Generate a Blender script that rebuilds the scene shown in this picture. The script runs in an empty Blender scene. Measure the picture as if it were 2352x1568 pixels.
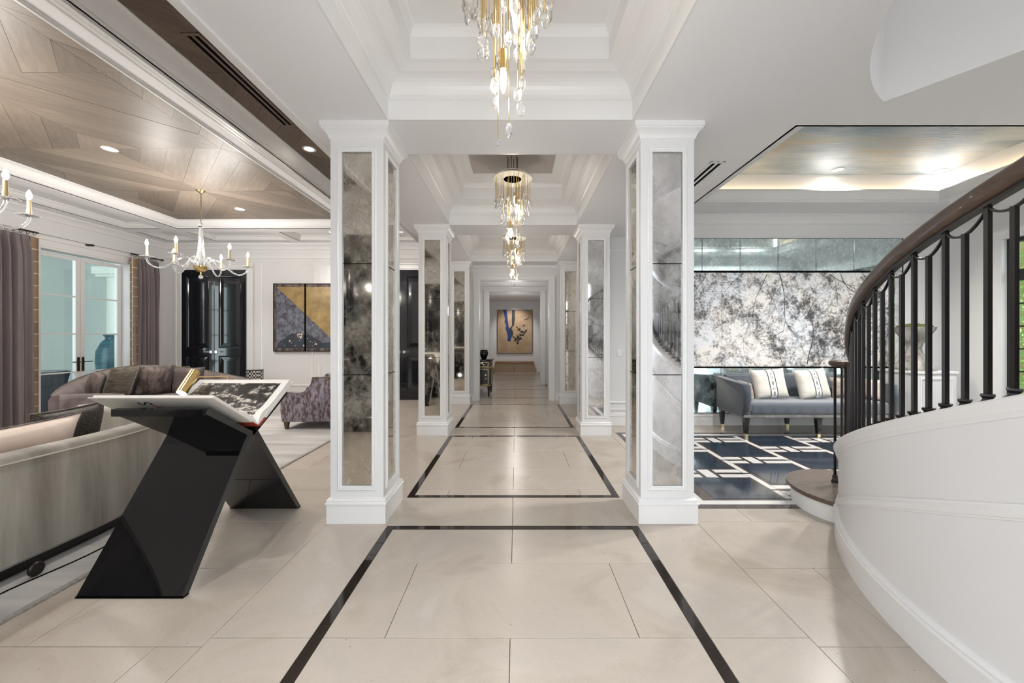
import bpy, bmesh, math, random
from mathutils import Vector, Matrix, geometry, noise
random.seed(7)
PI = math.pi
SC = bpy.context.scene
COL = SC.collection
# ------------------------------------------------------------------ camera, sky, exposure
F, HC, VX, VY = 884.0, 1.4347, 1186.0, 775.6
cam = bpy.data.cameras.new('camera'); camo = bpy.data.objects.new('camera', cam); COL.objects.link(camo)
cam.sensor_width = 36; cam.lens = F/2352*36
cam.shift_x = -(VX-1176)/2352; cam.shift_y = -(784-VY)/2352
cam.clip_start = .02; cam.clip_end = 200
camo.location = (0, 0, HC); camo.rotation_euler = (PI/2, 0, 0)
SC.camera = camo
w = bpy.data.worlds.new('sky'); SC.world = w; w.use_nodes = True
nt = w.node_tree; bgn = nt.nodes['Background']
bgn.inputs[0].default_value = (.88, .94, 1, 1); bgn.inputs[1].default_value = 2.3
SC.view_settings.view_transform = 'Standard'; SC.view_settings.look = 'None'
SC.view_settings.gamma = 1; SC.view_settings.use_curve_mapping = False
SC.view_settings.exposure = 1.32
SC.cycles.use_denoising = True
SC.cycles.max_bounces = 9; SC.cycles.diffuse_bounces = 5; SC.cycles.glossy_bounces = 4
SC.cycles.transmission_bounces = 6; SC.cycles.transparent_max_bounces = 10
SC.cycles.caustics_reflective = False; SC.cycles.caustics_refractive = False
SC.cycles.sample_clamp_indirect = 4.0
def light(name, typ, loc, power, color=(1, 1, 1), rot=(0, 0, 0), **k):
    l = bpy.data.lights.new(name, typ); l.energy = power; l.color = color
    for a, b in k.items(): setattr(l, a, b)
    o = bpy.data.objects.new(name, l); COL.objects.link(o); o.location = loc; o.rotation_euler = rot
    return o
light('sun', 'SUN', (-12, -4, 9), 2.2, (1, .96, .9), (math.radians(38), 0, math.radians(205)), angle=.3)
WARM = (1, .95, .90)
# ------------------------------------------------------------------ materials
MATS = {}
class NM:
    def __init__(s, name):
        s.m = bpy.data.materials.new(name); s.m.use_nodes = True
        s.t = s.m.node_tree; s.b = s.t.nodes['Principled BSDF']; s.out = s.t.nodes['Material Output']
        MATS[name] = s.m
    def n(s, typ, **k):
        x = s.t.nodes.new('ShaderNode'+typ)
        for a, b in k.items():
            if a in x.inputs: x.inputs[a].default_value = b
            else: setattr(x, a, b)
        return x
    def l(s, a, b): s.t.links.new(a, b)
    def pos(s, scale=(1, 1, 1), rot=(0, 0, 0)):
        g = s.n('NewGeometry'); m = s.n('Mapping'); m.inputs['Scale'].default_value = scale; m.inputs['Rotation'].default_value = rot
        s.l(g.outputs['Position'], m.inputs[0]); return m.outputs[0]
    def obj(s, scale=(1, 1, 1), rot=(0, 0, 0)):
        g = s.n('TexCoord'); m = s.n('Mapping'); m.inputs['Scale'].default_value = scale; m.inputs['Rotation'].default_value = rot
        s.l(g.outputs['Object'], m.inputs[0]); return m.outputs[0]
    def noise(s, vec, scale, detail=4, rough=.55, dist=0):
        x = s.n('TexNoise'); x.inputs['Scale'].default_value = scale; x.inputs['Detail'].default_value = detail
        x.inputs['Roughness'].default_value = rough; x.inputs['Distortion'].default_value = dist
        s.l(vec, x.inputs['Vector']); return x.outputs[0]
    def ramp(s, fac, stops, interp='LINEAR'):
        x = s.n('ValToRGB'); x.color_ramp.interpolation = interp; e = x.color_ramp.elements
        while len(e) < len(stops): e.new(.5)
        for i, (p, c) in enumerate(stops):
            e[i].position = p; e[i].color = (*c, 1) if len(c) == 3 else c
        s.l(fac, x.inputs[0]); return x.outputs[0]
    def mix(s, fac, a, b, blend='MIX'):
        x = s.n('Mix', data_type='RGBA', blend_type=blend)
        for v, i in ((fac, 0), (a, 6), (b, 7)):
            if hasattr(v, 'links'): s.l(v, x.inputs[i])
            else: x.inputs[i].default_value = v if i == 0 else (*v, 1)
        return x.outputs[2]
    def bump(s, h, strength=.2, dist=.01):
        x = s.n('Bump'); x.inputs['Strength'].default_value = strength; x.inputs['Distance'].default_value = dist
        s.l(h, x.inputs['Height']); s.l(x.outputs[0], s.b.inputs['Normal'])
    def rnd(s):
        return s.n('ObjectInfo').outputs['Random']
def simple(name, col, rough=.5, metal=0, coat=0, spec=None, emis=None, es=0, sheen=0):
    s = NM(name); b = s.b
    b.inputs['Base Color'].default_value = (*col, 1); b.inputs['Roughness'].default_value = rough
    b.inputs['Metallic'].default_value = metal; b.inputs['Coat Weight'].default_value = coat
    if spec is not None: b.inputs['Specular IOR Level'].default_value = spec
    if sheen: b.inputs['Sheen Weight'].default_value = sheen
    if emis: b.inputs['Emission Color'].default_value = (*emis, 1); b.inputs['Emission Strength'].default_value = es
    return s
simple('white', (.72, .715, .715), .42)
simple('white_trim', (.76, .755, .75), .32)
simple('ceiling_white', (.83, .83, .845), .6)
simple('cream', (.78, .75, .70), .6)
simple('taupe_panel', (.42, .38, .345), .35, .2)
simple('brass', (.83, .62, .27), .18, 1)
simple('dark_brass', (.16, .12, .06), .35, .8)
simple('chrome', (.85, .84, .83), .12, 1)
simple('ring_metal', (.90, .85, .72), .35, .25)
simple('black_gloss', (.004, .004, .005), .03, 0, 0, .4)
simple('edge_reflection', (.05, .05, .048), .3, .5)
simple('door_black', (.008, .010, .014), .10, 0, .5)
simple('iron', (.010, .0075, .0065), .36, .2)
simple('black', (.002, .002, .002), .8, spec=.05)
simple('window_black', (.012, .013, .015), .35)
simple('grout', (.20, .17, .14), .8)
simple('leg_black', (.008, .007, .006), .15)
simple('paper', (.86, .84, .80), .6)
simple('book_cloth', (.70, .665, .61), .7)
simple('book_red', (.32, .035, .02), .6)
simple('ink', (.02, .018, .018), .6)
simple('stitch_white', (.80, .79, .76), .6)
simple('bulb', (1, .9, .7), .3, emis=(1, .86, .62), es=16)
simple('flame_bulb', (1, .93, .8), .3, emis=(1, .90, .74), es=22)
simple('lamp_disc', (1, .95, .85), .4, emis=(1, .90, .72), es=22)
simple('candle', (.66, .52, .28), .4, .4)
simple('plastic_white', (.82, .82, .82), .35)
simple('gold_tip', (.86, .70, .42), .2, 1)
simple('rod_dark', (.05, .038, .03), .35, .6)
simple('leg_wood', (.12, .07, .035), .4)
simple('patio_wall', (.47, .52, .50), .8)
simple('patio_column', (.60, .65, .60), .8)
simple('patio_floor', (.55, .54, .50), .8)
simple('navy', (.015, .035, .075), .8, sheen=.4)
simple('moss', (.085, .09, .02), .95)
simple('blue_paint', (.012, .04, .17), .7)
simple('leather_brown', (.30, .17, .09), .45)
simple('bench_wood', (.34, .23, .14), .4)
simple('runner', (.02, .035, .05), .9)
simple('border_brown', (.052, .040, .034), .10)
simple('inlay_dark', (.024, .018, .015), .06)
simple('marble_white', (.66, .65, .64), .10)
simple('piping', (.42, .39, .33), .6)
def glassmat(name, col, ior=1.45, rough=0.0, milk=.25):
    s = NM(name); s.b.inputs['Base Color'].default_value = (*col, 1); s.b.inputs['Transmission Weight'].default_value = 1
    s.b.inputs['Roughness'].default_value = rough; s.b.inputs['IOR'].default_value = ior
    d = s.n('BsdfDiffuse'); d.inputs[0].default_value = (.95, .95, .95, 1); tl = s.n('BsdfTranslucent'); tl.inputs[0].default_value = (.95, .95, .95, 1)
    a = s.n('MixShader'); s.l(d.outputs[0], a.inputs[1]); s.l(tl.outputs[0], a.inputs[2])
    x = s.n('MixShader'); x.inputs[0].default_value = milk; s.l(s.b.outputs[0], x.inputs[1]); s.l(a.outputs[0], x.inputs[2]); s.l(x.outputs[0], s.out.inputs[0])
glassmat('crystal', (1, 1, 1), 1.5, 0, .18)
glassmat('arm_glass', (.97, .99, 1), 1.47, 0, .12)
s = NM('pane_glass')          # thin window glazing: mostly clear, a little mirror
tr = s.n('BsdfTransparent'); tr.inputs[0].default_value = (.93, .975, .96, 1)
gl = s.n('BsdfGlossy'); gl.inputs['Roughness'].default_value = .01
lw = s.n('LayerWeight'); pw = s.n('Math', operation='POWER'); s.l(lw.outputs['Facing'], pw.inputs[0]); pw.inputs[1].default_value = 4; fr = s.n('Math', operation='MULTIPLY_ADD'); s.l(pw.outputs[0], fr.inputs[0]); fr.inputs[1].default_value = .7; fr.inputs[2].default_value = .04
mx = s.n('MixShader'); s.l(fr.outputs[0], mx.inputs[0]); s.l(tr.outputs[0], mx.inputs[1]); s.l(gl.outputs[0], mx.inputs[2]); s.l(mx.outputs[0], s.out.inputs[0])
# limestone floor tiles
s = NM('limestone'); v = s.pos()
c1 = s.ramp(s.noise(v, 1.5, 5, .6, .8), [(.30, (.45, .39, .325)), (.48, (.535, .475, .41)), (.60, (.51, .455, .40)), (.72, (.56, .515, .46))])
c2 = s.ramp(s.noise(v, 150, 2, .6), [(.25, (.90, .90, .90)), (.75, (1, 1, 1))])
c = s.mix(1, c1, c2, 'MULTIPLY')
vo = s.n('TexVoronoi'); vo.inputs['Scale'].default_value = 11; s.l(s.pos((1, 2.4, 1), (0, 0, .5)), vo.inputs['Vector'])
sp = s.ramp(vo.outputs['Distance'], [(.035, (.42, .36, .30)), (.07, (1, 1, 1))]); spm = s.ramp(s.noise(v, 4, 2), [(.5, (0, 0, 0)), (.62, (1, 1, 1))])
c = s.mix(spm, c, s.mix(1, c, sp, 'MULTIPLY'))
vo = s.n('TexVoronoi'); vo.inputs['Scale'].default_value = 60; s.l(v, vo.inputs['Vector'])
c = s.mix(1, c, s.ramp(vo.outputs['Distance'], [(.05, (.80, .77, .73)), (.16, (1, 1, 1))]), 'MULTIPLY')
r = s.ramp(s.rnd(), [(0, (.93, .925, .915)), (1, (1.0, 1.0, 1.0))])
c = s.mix(1, c, r, 'MULTIPLY'); s.l(c, s.b.inputs['Base Color'])
s.b.inputs['Roughness'].default_value = .25
s.b.inputs['Specular IOR Level'].default_value = .45
# dark blue wood-look stone squares
s = NM('blue_stone'); v = s.pos((1, 14, 1))
c = s.ramp(s.noise(v, 2.4, 6, .65), [(.3, (.010, .016, .026)), (.6, (.035, .048, .068)), (.8, (.09, .11, .14))])
s.l(c, s.b.inputs['Base Color']); s.b.inputs['Roughness'].default_value = .08
# stained oak planks of the ceiling
def wood(name, dark, light_, rough, scale=(1, 1, 1), bumpy=.15, contrast=(.72, 1.12), coat=0):
    s = NM(name)
    v = s.obj(scale)
    n1 = s.noise(v, 3.0, 6, .62, .3)
    c = s.ramp(n1, [(.25, dark), (.75, light_)])
    n2 = s.noise(s.obj((scale[0]*6, scale[1]*6, scale[2]*6)), 8, 4, .6)
    c = s.mix(1, c, s.ramp(n2, [(.3, (.86, .85, .84)), (.7, (1, 1, 1))]), 'MULTIPLY')
    a, b = contrast
    c = s.mix(1, c, s.ramp(s.rnd(), [(0, (a, a, a)), (1, (b, b, b))]), 'MULTIPLY')
    s.l(c, s.b.inputs['Base Color']); s.b.inputs['Roughness'].default_value = rough
    s.b.inputs['Coat Weight'].default_value = coat
    if bumpy: s.bump(n2, bumpy, .004)
wood('oak_ceiling', (.165, .13, .103), (.27, .22, .175), .44, (1, 9, 1), .1)
wood('oak_strip', (.10, .065, .045), (.17, .12, .088), .36, (1, 9, 1), .1)
wood('oak_rail', (.035, .020, .013), (.105, .062, .040), .34, (6, 6, 26), .3, (1, 1), .3)
wood('oak_step', (.085, .062, .05), (.17, .13, .105), .35, (2, 11, 2), .3, (1, 1))
# antique mirrors
def mirror(name, tint, patch, amount, scale, lo=.45, hi=.62):
    s = NM(name); v = s.pos((1, 1, .8))
    n1 = s.noise(v, scale, 7, .62, .5); n2 = s.noise(v, scale*6, 5, .7)
    m = s.mix(.35, n1, n2)
    mask = s.ramp(m, [(lo, (0, 0, 0)), (hi, (1, 1, 1))])
    pc = s.ramp(s.noise(v, scale*2.2, 6, .7), [(.3, patch[0]), (.7, patch[1])])
    g = s.n('BsdfGlossy'); g.inputs['Roughness'].default_value = .035
    gt = s.ramp(s.noise(v, scale*1.7, 4, .6), [(.3, tint[0]), (.7, tint[1])]); s.l(gt, g.inputs[0])
    d = s.n('BsdfPrincipled'); s.l(pc, d.inputs['Base Color']); d.inputs['Roughness'].default_value = .3; d.inputs['Metallic'].default_value = .35
    x = s.n('MixShader'); mm = s.n('Math', operation='MULTIPLY'); mm.inputs[1].default_value = amount
    s.l(mask, mm.inputs[0]); s.l(mm.outputs[0], x.inputs[0]); s.l(g.outputs[0], x.inputs[1]); s.l(d.outputs[0], x.inputs[2]); s.l(x.outputs[0], s.out.inputs[0])
mirror('mirror_warm', ((.62, .57, .50), (.84, .82, .77)), ((.13, .105, .085), (.70, .63, .52)), .55, 2.8, .44, .60)
mirror('mirror_cool', ((.66, .66, .66), (.88, .88, .90)), ((.17, .155, .135), (.74, .73, .71)), .55, 2.6, .42, .60)
mirror('mirror_teal', ((.62, .82, .86), (.86, .98, 1.0)), ((.30, .36, .37), (.70, .82, .84)), .6, 4, .38, .62)
# blossom mural
s = NM('blossom'); v = s.pos((1, 1, 1))
n0 = s.noise(v, 2.6, 3, .5); n1 = s.noise(v, 7.5, 8, .74, .25); vo = s.n('TexVoronoi'); vo.inputs['Scale'].default_value = 26; s.l(v, vo.inputs['Vector'])
a = s.mix(.35, n0, n1); a2 = s.mix(.22, n1, vo.outputs[0])
c = s.ramp(s.mix(.5, a, a2), [(.37, (.045, .043, .045)), (.44, (.17, .165, .165)), (.49, (.50, .495, .49)), (.555, (.85, .85, .85))])
tintc = s.ramp(s.noise(v, 2.3, 2), [(.4, (.90, .93, .98)), (.6, (1, .96, .92))]); c = s.mix(1, c, tintc, 'MULTIPLY')
vs = s.n('TexVoronoi'); vs.inputs['Scale'].default_value = 60; s.l(v, vs.inputs['Vector'])
sp = s.ramp(vs.outputs[0], [(.10, (1, 1, 1)), (.16, (0, 0, 0))]); c = s.mix(sp, c, (.9, .9, .9))
s.l(c, s.b.inputs['Base Color']); s.b.inputs['Roughness'].default_value = .35
# hand-painted metallic ceiling of the side room
s = NM('silver_leaf'); v = s.pos((.8, 7, 1), (0, 0, .95))
c = s.mix(.55, s.noise(v, 1.2, 7, .65, .2), s.noise(s.pos((.6, 1.4, 1)), 1.1, 3, .5)); c = s.ramp(c, [(.36, (.20, .26, .31)), (.48, (.36, .41, .45)), (.55, (.47, .49, .50)), (.63, (.50, .43, .32)), (.72, (.60, .53, .42))])
s.l(c, s.b.inputs['Base Color']); s.b.inputs['Roughness'].default_value = .34; s.b.inputs['Metallic'].default_value = .35
s.bump(s.noise(v, 6, 4, .6), .25, .01)
# velvets and cloths
def velvet(name, a, b, scale, stretch=(1, 1, 1), rough=.75, sheen=.2, lo=.35, hi=.65, detail=5):
    s = NM(name); v = s.obj(stretch)
    n1 = s.noise(v, scale, detail, .6, .3)
    s.l(s.ramp(n1, [(lo, a), (hi, b)]), s.b.inputs['Base Color']); s.b.inputs['Roughness'].default_value = rough
    s.b.inputs['Sheen Weight'].default_value = sheen
    s.bump(s.noise(s.obj(), 160, 2), .15, .003)
velvet('velvet_stone', (.15, .133, .112), (.345, .32, .278), 1.7, (1, 2.4, .25), sheen=.2)  # upright pale streaks paint the velvet's sheen into the colour
velvet('velvet_mauve', (.075, .057, .055), (.19, .15, .145), 3.2, (1, 1, .8), sheen=.25)
velvet('velvet_brown', (.045, .032, .028), (.19, .145, .13), 9, (1, 1, .35), lo=.42, hi=.6, detail=7)
velvet('velvet_bronze', (.045, .038, .03), (.20, .155, .10), 22, (.35, .35, 3), lo=.4, hi=.68)
velvet('velvet_grey', (.12, .115, .11), (.26, .25, .24), 6, (1, 1, .3))
velvet('silk_blush', (.58, .45, .37), (.72, .60, .51), 2.5, (1, 1, 1), .35, .3)
velvet('velvet_slate', (.030, .045, .065), (.085, .10, .125), 3.0, (1, 1, .8), sheen=.9)
velvet('velvet_navy', (.005, .012, .022), (.02, .035, .055), 3.0, (1, 1, 1), sheen=.7)
velvet('pillow_ivory', (.62, .58, .51), (.74, .71, .65), 3, (1, 1, 3), .55, .2)
velvet('pillow_taupe', (.28, .22, .17), (.42, .35, .29), 5, (1, 1, 3), .4, .3)
velvet('curtain_mauve', (.17, .14, .145), (.23, .19, .195), 2, (1, 1, .3), .7, .4)
velvet('rug_grey', (.30, .285, .275), (.52, .50, .475), 2.2, (.35, 2.5, 1), .95, .2, .3, .7, 8)
velvet('rug_edge', (.20, .18, .16), (.34, .31, .28), 60, (1, 1, 1), .9)
velvet('patterned_violet', (.085, .055, .05), (.26, .225, .28), 34, (1, 1, .38), .7, .2, .44, .56, 4)
velvet('chair_mauve', (.12, .10, .11), (.24, .20, .21), 5)
velvet('stone_planter', (.12, .11, .10), (.50, .48, .45), 5, (1, 1, .5), .7, 0)
velvet('jar_blue', (.005, .03, .045), (.02, .11, .15), 4, (.5, .5, 5), .35, 0)
velvet('hedge_leaf', (.04, .10, .012), (.20, .36, .06), 9, (1, 1, 1), .6, 0)
velvet('canvas_tan', (.36, .25, .15), (.47, .34, .22), 2.6, (1, 1, 1), .8, 0)
velvet('gold_field', (.20, .13, .045), (.48, .34, .14), 5, (1, 1, 1), .35, 0, .25, .75, 7)
velvet('lacquer', (.004, .004, .004), (.035, .022, .014), 14, (1, 1, 1), .15, 0, .5, .68)
s = NM('croc'); vo = s.n('TexVoronoi'); vo.inputs['Scale'].default_value = 46; vo.feature = 'DISTANCE_TO_EDGE'; s.l(s.obj((1, 1, 1)), vo.inputs['Vector'])
s.l(s.ramp(vo.outputs[0], [(.03, (.075, .06, .045)), (.10, (.009, .008, .009))]), s.b.inputs['Base Color']); s.b.inputs['Roughness'].default_value = .5
s = NM('brocade_blue'); vo = s.n('TexVoronoi'); vo.inputs['Scale'].default_value = 9; vo.feature = 'DISTANCE_TO_EDGE'; s.l(s.pos(), vo.inputs['Vector'])
c = s.ramp(vo.outputs[0], [(.03, (.03, .032, .04)), (.10, (.13, .145, .18))]); c = s.mix(.5, c, s.ramp(s.noise(s.pos(), 8, 6), [(.4, (.06, .045, .05)), (.6, (.22, .24, .30))])); s.l(c, s.b.inputs['Base Color'])
s = NM('photo_print'); v = s.obj((1, 1, 1), (0, 0, .6)); v2 = s.obj((1, 3, 1), (0, 0, .6))
c = s.mix(.5, s.noise(v2, 5, 8, .7, .6), s.noise(v, 22, 6, .75)); s.l(s.ramp(c, [(.47, (.012, .011, .010)), (.515, (.06, .055, .05)), (.56, (.62, .59, .54))]), s.b.inputs['Base Color']); s.b.inputs['Roughness'].default_value = .35
s = NM('curtain_trim'); ck = s.n('TexBrick'); ck.inputs['Scale'].default_value = 1; ck.inputs['Brick Width'].default_value = .2; ck.inputs['Row Height'].default_value = .085; ck.inputs['Mortar Size'].default_value = .007
ck.inputs['Color1'].default_value = (.22, .14, .08, 1); ck.inputs['Color2'].default_value = (.28, .19, .11, 1); ck.inputs['Mortar'].default_value = (.6, .52, .42, 1)
s.l(s.pos((1, 1, 1), (PI/2, 0, PI/2)), ck.inputs['Vector']); s.l(ck.outputs[0], s.b.inputs['Base Color'])
s = NM('lattice_metal'); ck = s.n('TexChecker'); ck.inputs['Scale'].default_value = 26; s.l(s.obj(), ck.inputs[0]); ck.inputs[1].default_value = (.5, .48, .44, 1); ck.inputs[2].default_value = (.01, .01, .012, 1); s.l(ck.outputs[0], s.b.inputs['Base Color'])
s = NM('sofa_diamond'); wv = s.n('TexWave'); wv.wave_profile = 'TRI'; wv.inputs['Scale'].default_value = 1.65; wv.bands_direction = 'X'; s.l(s.obj(), wv.inputs[0])
sep = s.n('SeparateXYZ'); s.l(s.obj((1, 1, 1)), sep.inputs[0]); mm = s.n('MapRange'); s.l(sep.outputs[2], mm.inputs[0]); mm.inputs[1].default_value = .30; mm.inputs[2].default_value = .44
gt = s.n('Math', operation='GREATER_THAN'); s.l(wv.outputs[1], gt.inputs[0]); s.l(mm.outputs[0], gt.inputs[1])
s.l(s.mix(gt.outputs[0], (.060, .075, .10), (.040, .050, .070)), s.b.inputs['Base Color']); s.b.inputs['Roughness'].default_value = .7; s.b.inputs['Sheen Weight'].default_value = 1
# ------------------------------------------------------------------ builders
def tag(o, label=None, cat=None, group=None, kind=None):
    if label: o['label'] = label
    if cat: o['category'] = cat
    if group: o['group'] = group
    if kind: o['kind'] = kind
    return o
def empty(name, loc, label=None, cat=None, group=None, kind=None):
    o = bpy.data.objects.new(name, None); COL.objects.link(o); o.location = loc; o.empty_display_size = .1
    return tag(o, label, cat, group, kind)
def world_off(p):
    v = Vector((0, 0, 0))
    while p is not None: v += p.location; p = p.parent
    return v
def P(px, py, Y): return Vector(((px-VX)*Y/F, Y, HC-(py-VY)*Y/F))
def rotz(a): return Matrix.Rotation(a, 4, 'Z')
class MB:
    def __init__(s): s.v = []; s.f = []
    def add(s, vs, fs):
        o = len(s.v); s.v += [Vector(p) for p in vs]; s.f += [tuple(i+o for i in f) for f in fs]; return s
    def box(s, x0, x1, y0, y1, z0, z1):
        x0, x1 = sorted((x0, x1)); y0, y1 = sorted((y0, y1)); z0, z1 = sorted((z0, z1))
        return s.add([(x0, y0, z0), (x1, y0, z0), (x1, y1, z0), (x0, y1, z0), (x0, y0, z1), (x1, y0, z1), (x1, y1, z1), (x0, y1, z1)],
                     [(0, 3, 2, 1), (4, 5, 6, 7), (0, 1, 5, 4), (1, 2, 6, 5), (2, 3, 7, 6), (3, 0, 4, 7)])
    def rbox(s, x0, x1, y0, y1, z0, z1, b=.02, seg=2, mat=None):
        bm = bmesh.new(); bmesh.ops.create_cube(bm, size=1)
        for v in bm.verts: v.co = Vector(((x0+x1)/2+v.co.x*(x1-x0), (y0+y1)/2+v.co.y*(y1-y0), (z0+z1)/2+v.co.z*(z1-z0)))
        bmesh.ops.bevel(bm, geom=bm.edges[:], offset=b, segments=seg, profile=.5, affect='EDGES')
        if mat: bm.transform(mat)
        return s.bm(bm)
    def bm(s, bm):
        bm.verts.index_update(); s.add([v.co.copy() for v in bm.verts], [tuple(v.index for v in f.verts) for f in bm.faces]); bm.free(); return s
    def prism(s, pts, d):                      # pts: 3D polygon, d: extrusion vector
        pts = [Vector(p) for p in pts]; d = Vector(d); n = len(pts)
        nrm = geometry.normal(pts) if n > 2 else Vector((0, 0, 1))
        if nrm.dot(d) > 0: pts = pts[::-1]
        return s.add(pts+[p+d for p in pts], [tuple(range(n)), tuple(range(2*n-1, n-1, -1))]+[(i, i+n, (i+1) % n+n, (i+1) % n) for i in range(n)])
    def lathe(s, prof, c=(0, 0, 0), n=20, sx=1, sy=1):
        c = Vector(c); vs = []; fs = []
        for r, z in prof:
            for k in range(n):
                a = 2*PI*k/n; vs.append(c+Vector((r*sx*math.cos(a), r*sy*math.sin(a), z)))
        m = len(prof)
        for i in range(m-1):
            for k in range(n):
                fs.append((i*n+k, i*n+(k+1) % n, (i+1)*n+(k+1) % n, (i+1)*n+k))
        fs.append(tuple(range(n))[::-1]); fs.append(tuple((m-1)*n+k for k in range(n)))
        return s.add(vs, fs)
    def tube(s, pts, r, n=8, closed=False):
        pts = [Vector(p) for p in pts]; m = len(pts); vs = []; fs = []
        rr = r if isinstance(r, (list, tuple)) else [r]*m
        up = None
        for i, p in enumerate(pts):
            if closed: t = pts[(i+1) % m]-pts[i-1]
            else: t = pts[min(i+1, m-1)]-pts[max(i-1, 0)]
            t.normalize()
            if up is None: up = t.orthogonal().normalized()
            up = (up-t*up.dot(t)); up = up.normalized() if up.length > 1e-6 else t.orthogonal().normalized()
            sd = t.cross(up)
            for k in range(n):
                a = 2*PI*k/n; vs.append(p+(up*math.cos(a)+sd*math.sin(a))*rr[i])
        for i in range(m if closed else m-1):
            j = (i+1) % m
            for k in range(n): fs.append((i*n+k, i*n+(k+1) % n, j*n+(k+1) % n, j*n+k))
        if not closed: fs.append(tuple(range(n))[::-1]); fs.append(tuple((m-1)*n+k for k in range(n)))
        return s.add(vs, fs)
    def loft(s, rings, closed=False, caps=True):
        n = len(rings[0]); m = len(rings); vs = [Vector(p) for r_ in rings for p in r_]; fs = []
        for i in range(m if closed else m-1):
            j = (i+1) % m
            for k in range(n): fs.append((i*n+k, i*n+(k+1) % n, j*n+(k+1) % n, j*n+k))
        if caps and not closed: fs.append(tuple(range(n))[::-1]); fs.append(tuple((m-1)*n+k for k in range(n)))
        return s.add(vs, fs)
    def ribbon(s, path, prof):                 # prof (side, up): vertical cross-section swept along a path
        path = [Vector(p) for p in path]; rings = []
        for i, p in enumerate(path):
            t = path[min(i+1, len(path)-1)]-path[max(i-1, 0)]; t.z = 0; t.normalize(); sd = Vector((t.y, -t.x, 0))
            rings.append([p+sd*a+Vector((0, 0, b)) for a, b in prof])
        return s.loft(rings)
    def frame(s, path, n, prof, closed=True):  # moulding with mitred corners. a: in-plane offset to the left of travel (seen along -n), b: along n
        path = [Vector(p) for p in path]; n = Vector(n).normalized(); m = len(path); rings = []
        for i, p in enumerate(path):
            d0 = (p-path[i-1]).normalized() if (closed or i > 0) else None
            d1 = (path[(i+1) % m]-p).normalized() if (closed or i < m-1) else None
            d0 = d0 or d1; d1 = d1 or d0
            l0 = n.cross(d0); l1 = n.cross(d1); mt = (l0+l1).normalized(); k = 1/max(mt.dot(l0), .25)
            rings.append([p+mt*(a*k)+n*b for a, b in prof])
        return s.loft(rings, closed=closed)
    def pillow(s, w_, h_, t, mat, n=10, pinch=.06):
        vs = []; fs = []
        for side in (1, -1):
            for i in range(n+1):
                for j in range(n+1):
                    u = -1+2*i/n; v = -1+2*j/n
                    e = max(0, (1-u**4))**.5*max(0, (1-v**4))**.5
                    x = u*w_/2*(1-pinch*(1-v*v)); y = v*h_/2*(1-pinch*(1-u*u))
                    vs.append(mat @ Vector((x, y, side*(t/2)*e**.8)))
        q = (n+1)**2
        for i in range(n):
            for j in range(n):
                a = i*(n+1)+j; f = (a, a+n+1, a+n+2, a+1); fs.append(f); fs.append(tuple(x+q for x in f[::-1]))
        o = len(s.v); s.add(vs, fs); return s
    def build(s, name, mat, parent=None, smooth=0, weld=False, label=None, cat=None, group=None, kind=None, flip=False):
        off = world_off(parent)
        me = bpy.data.meshes.new(name); me.from_pydata([tuple(v-off) for v in s.v], [], s.f)
        bm = bmesh.new(); bm.from_mesh(me)
        if weld: bmesh.ops.remove_doubles(bm, verts=bm.verts[:], dist=1e-5)
        bmesh.ops.recalc_face_normals(bm, faces=bm.faces[:]); bm.to_mesh(me); bm.free()
        me.materials.append(MATS[mat])
        if smooth:
            me.polygons.foreach_set('use_smooth', [True]*len(me.polygons))
            try: me.set_sharp_from_angle(angle=math.radians(smooth))
            except Exception: pass
        o = bpy.data.objects.new(name, me); COL.objects.link(o); o.parent = parent
        return tag(o, label, cat, group, kind)
def inst(name, me, loc, parent=None, rot=0, scale=(1, 1, 1)):
    o = bpy.data.objects.new(name, me); COL.objects.link(o); o.parent = parent
    o.location = Vector(loc)-world_off(parent); o.rotation_euler = (0, 0, rot); o.scale = scale; return o
def copy_tree(o, parent=None):
    c = o.copy(); COL.objects.link(c); c.parent = parent
    for ch in list(o.children): copy_tree(ch, c)
    return c
def rect(x0, x1, y0, y1, z): return [(x0, y0, z), (x1, y0, z), (x1, y1, z), (x0, y1, z)]
def xz(x0, x1, z0, z1, y): return [(x0, y, z0), (x1, y, z0), (x1, y, z1), (x0, y, z1)]       # counter-clockwise seen from -Y
def yz(y0, y1, z0, z1, x): return [(x, y0, z0), (x, y1, z0), (x, y1, z1), (x, y0, z1)]       # counter-clockwise seen from +X
ST = dict(kind='structure')
ZC, ZL, ZW, ZR = 3.092, 3.615, 3.785, 3.454
XL, YF, XR, YM = -8.15, 8.94, 7.0, 6.34
YN = .1                                       # wall plane next to the camera's doorway
YP = 8.80                                     # wall with the far portal
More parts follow.
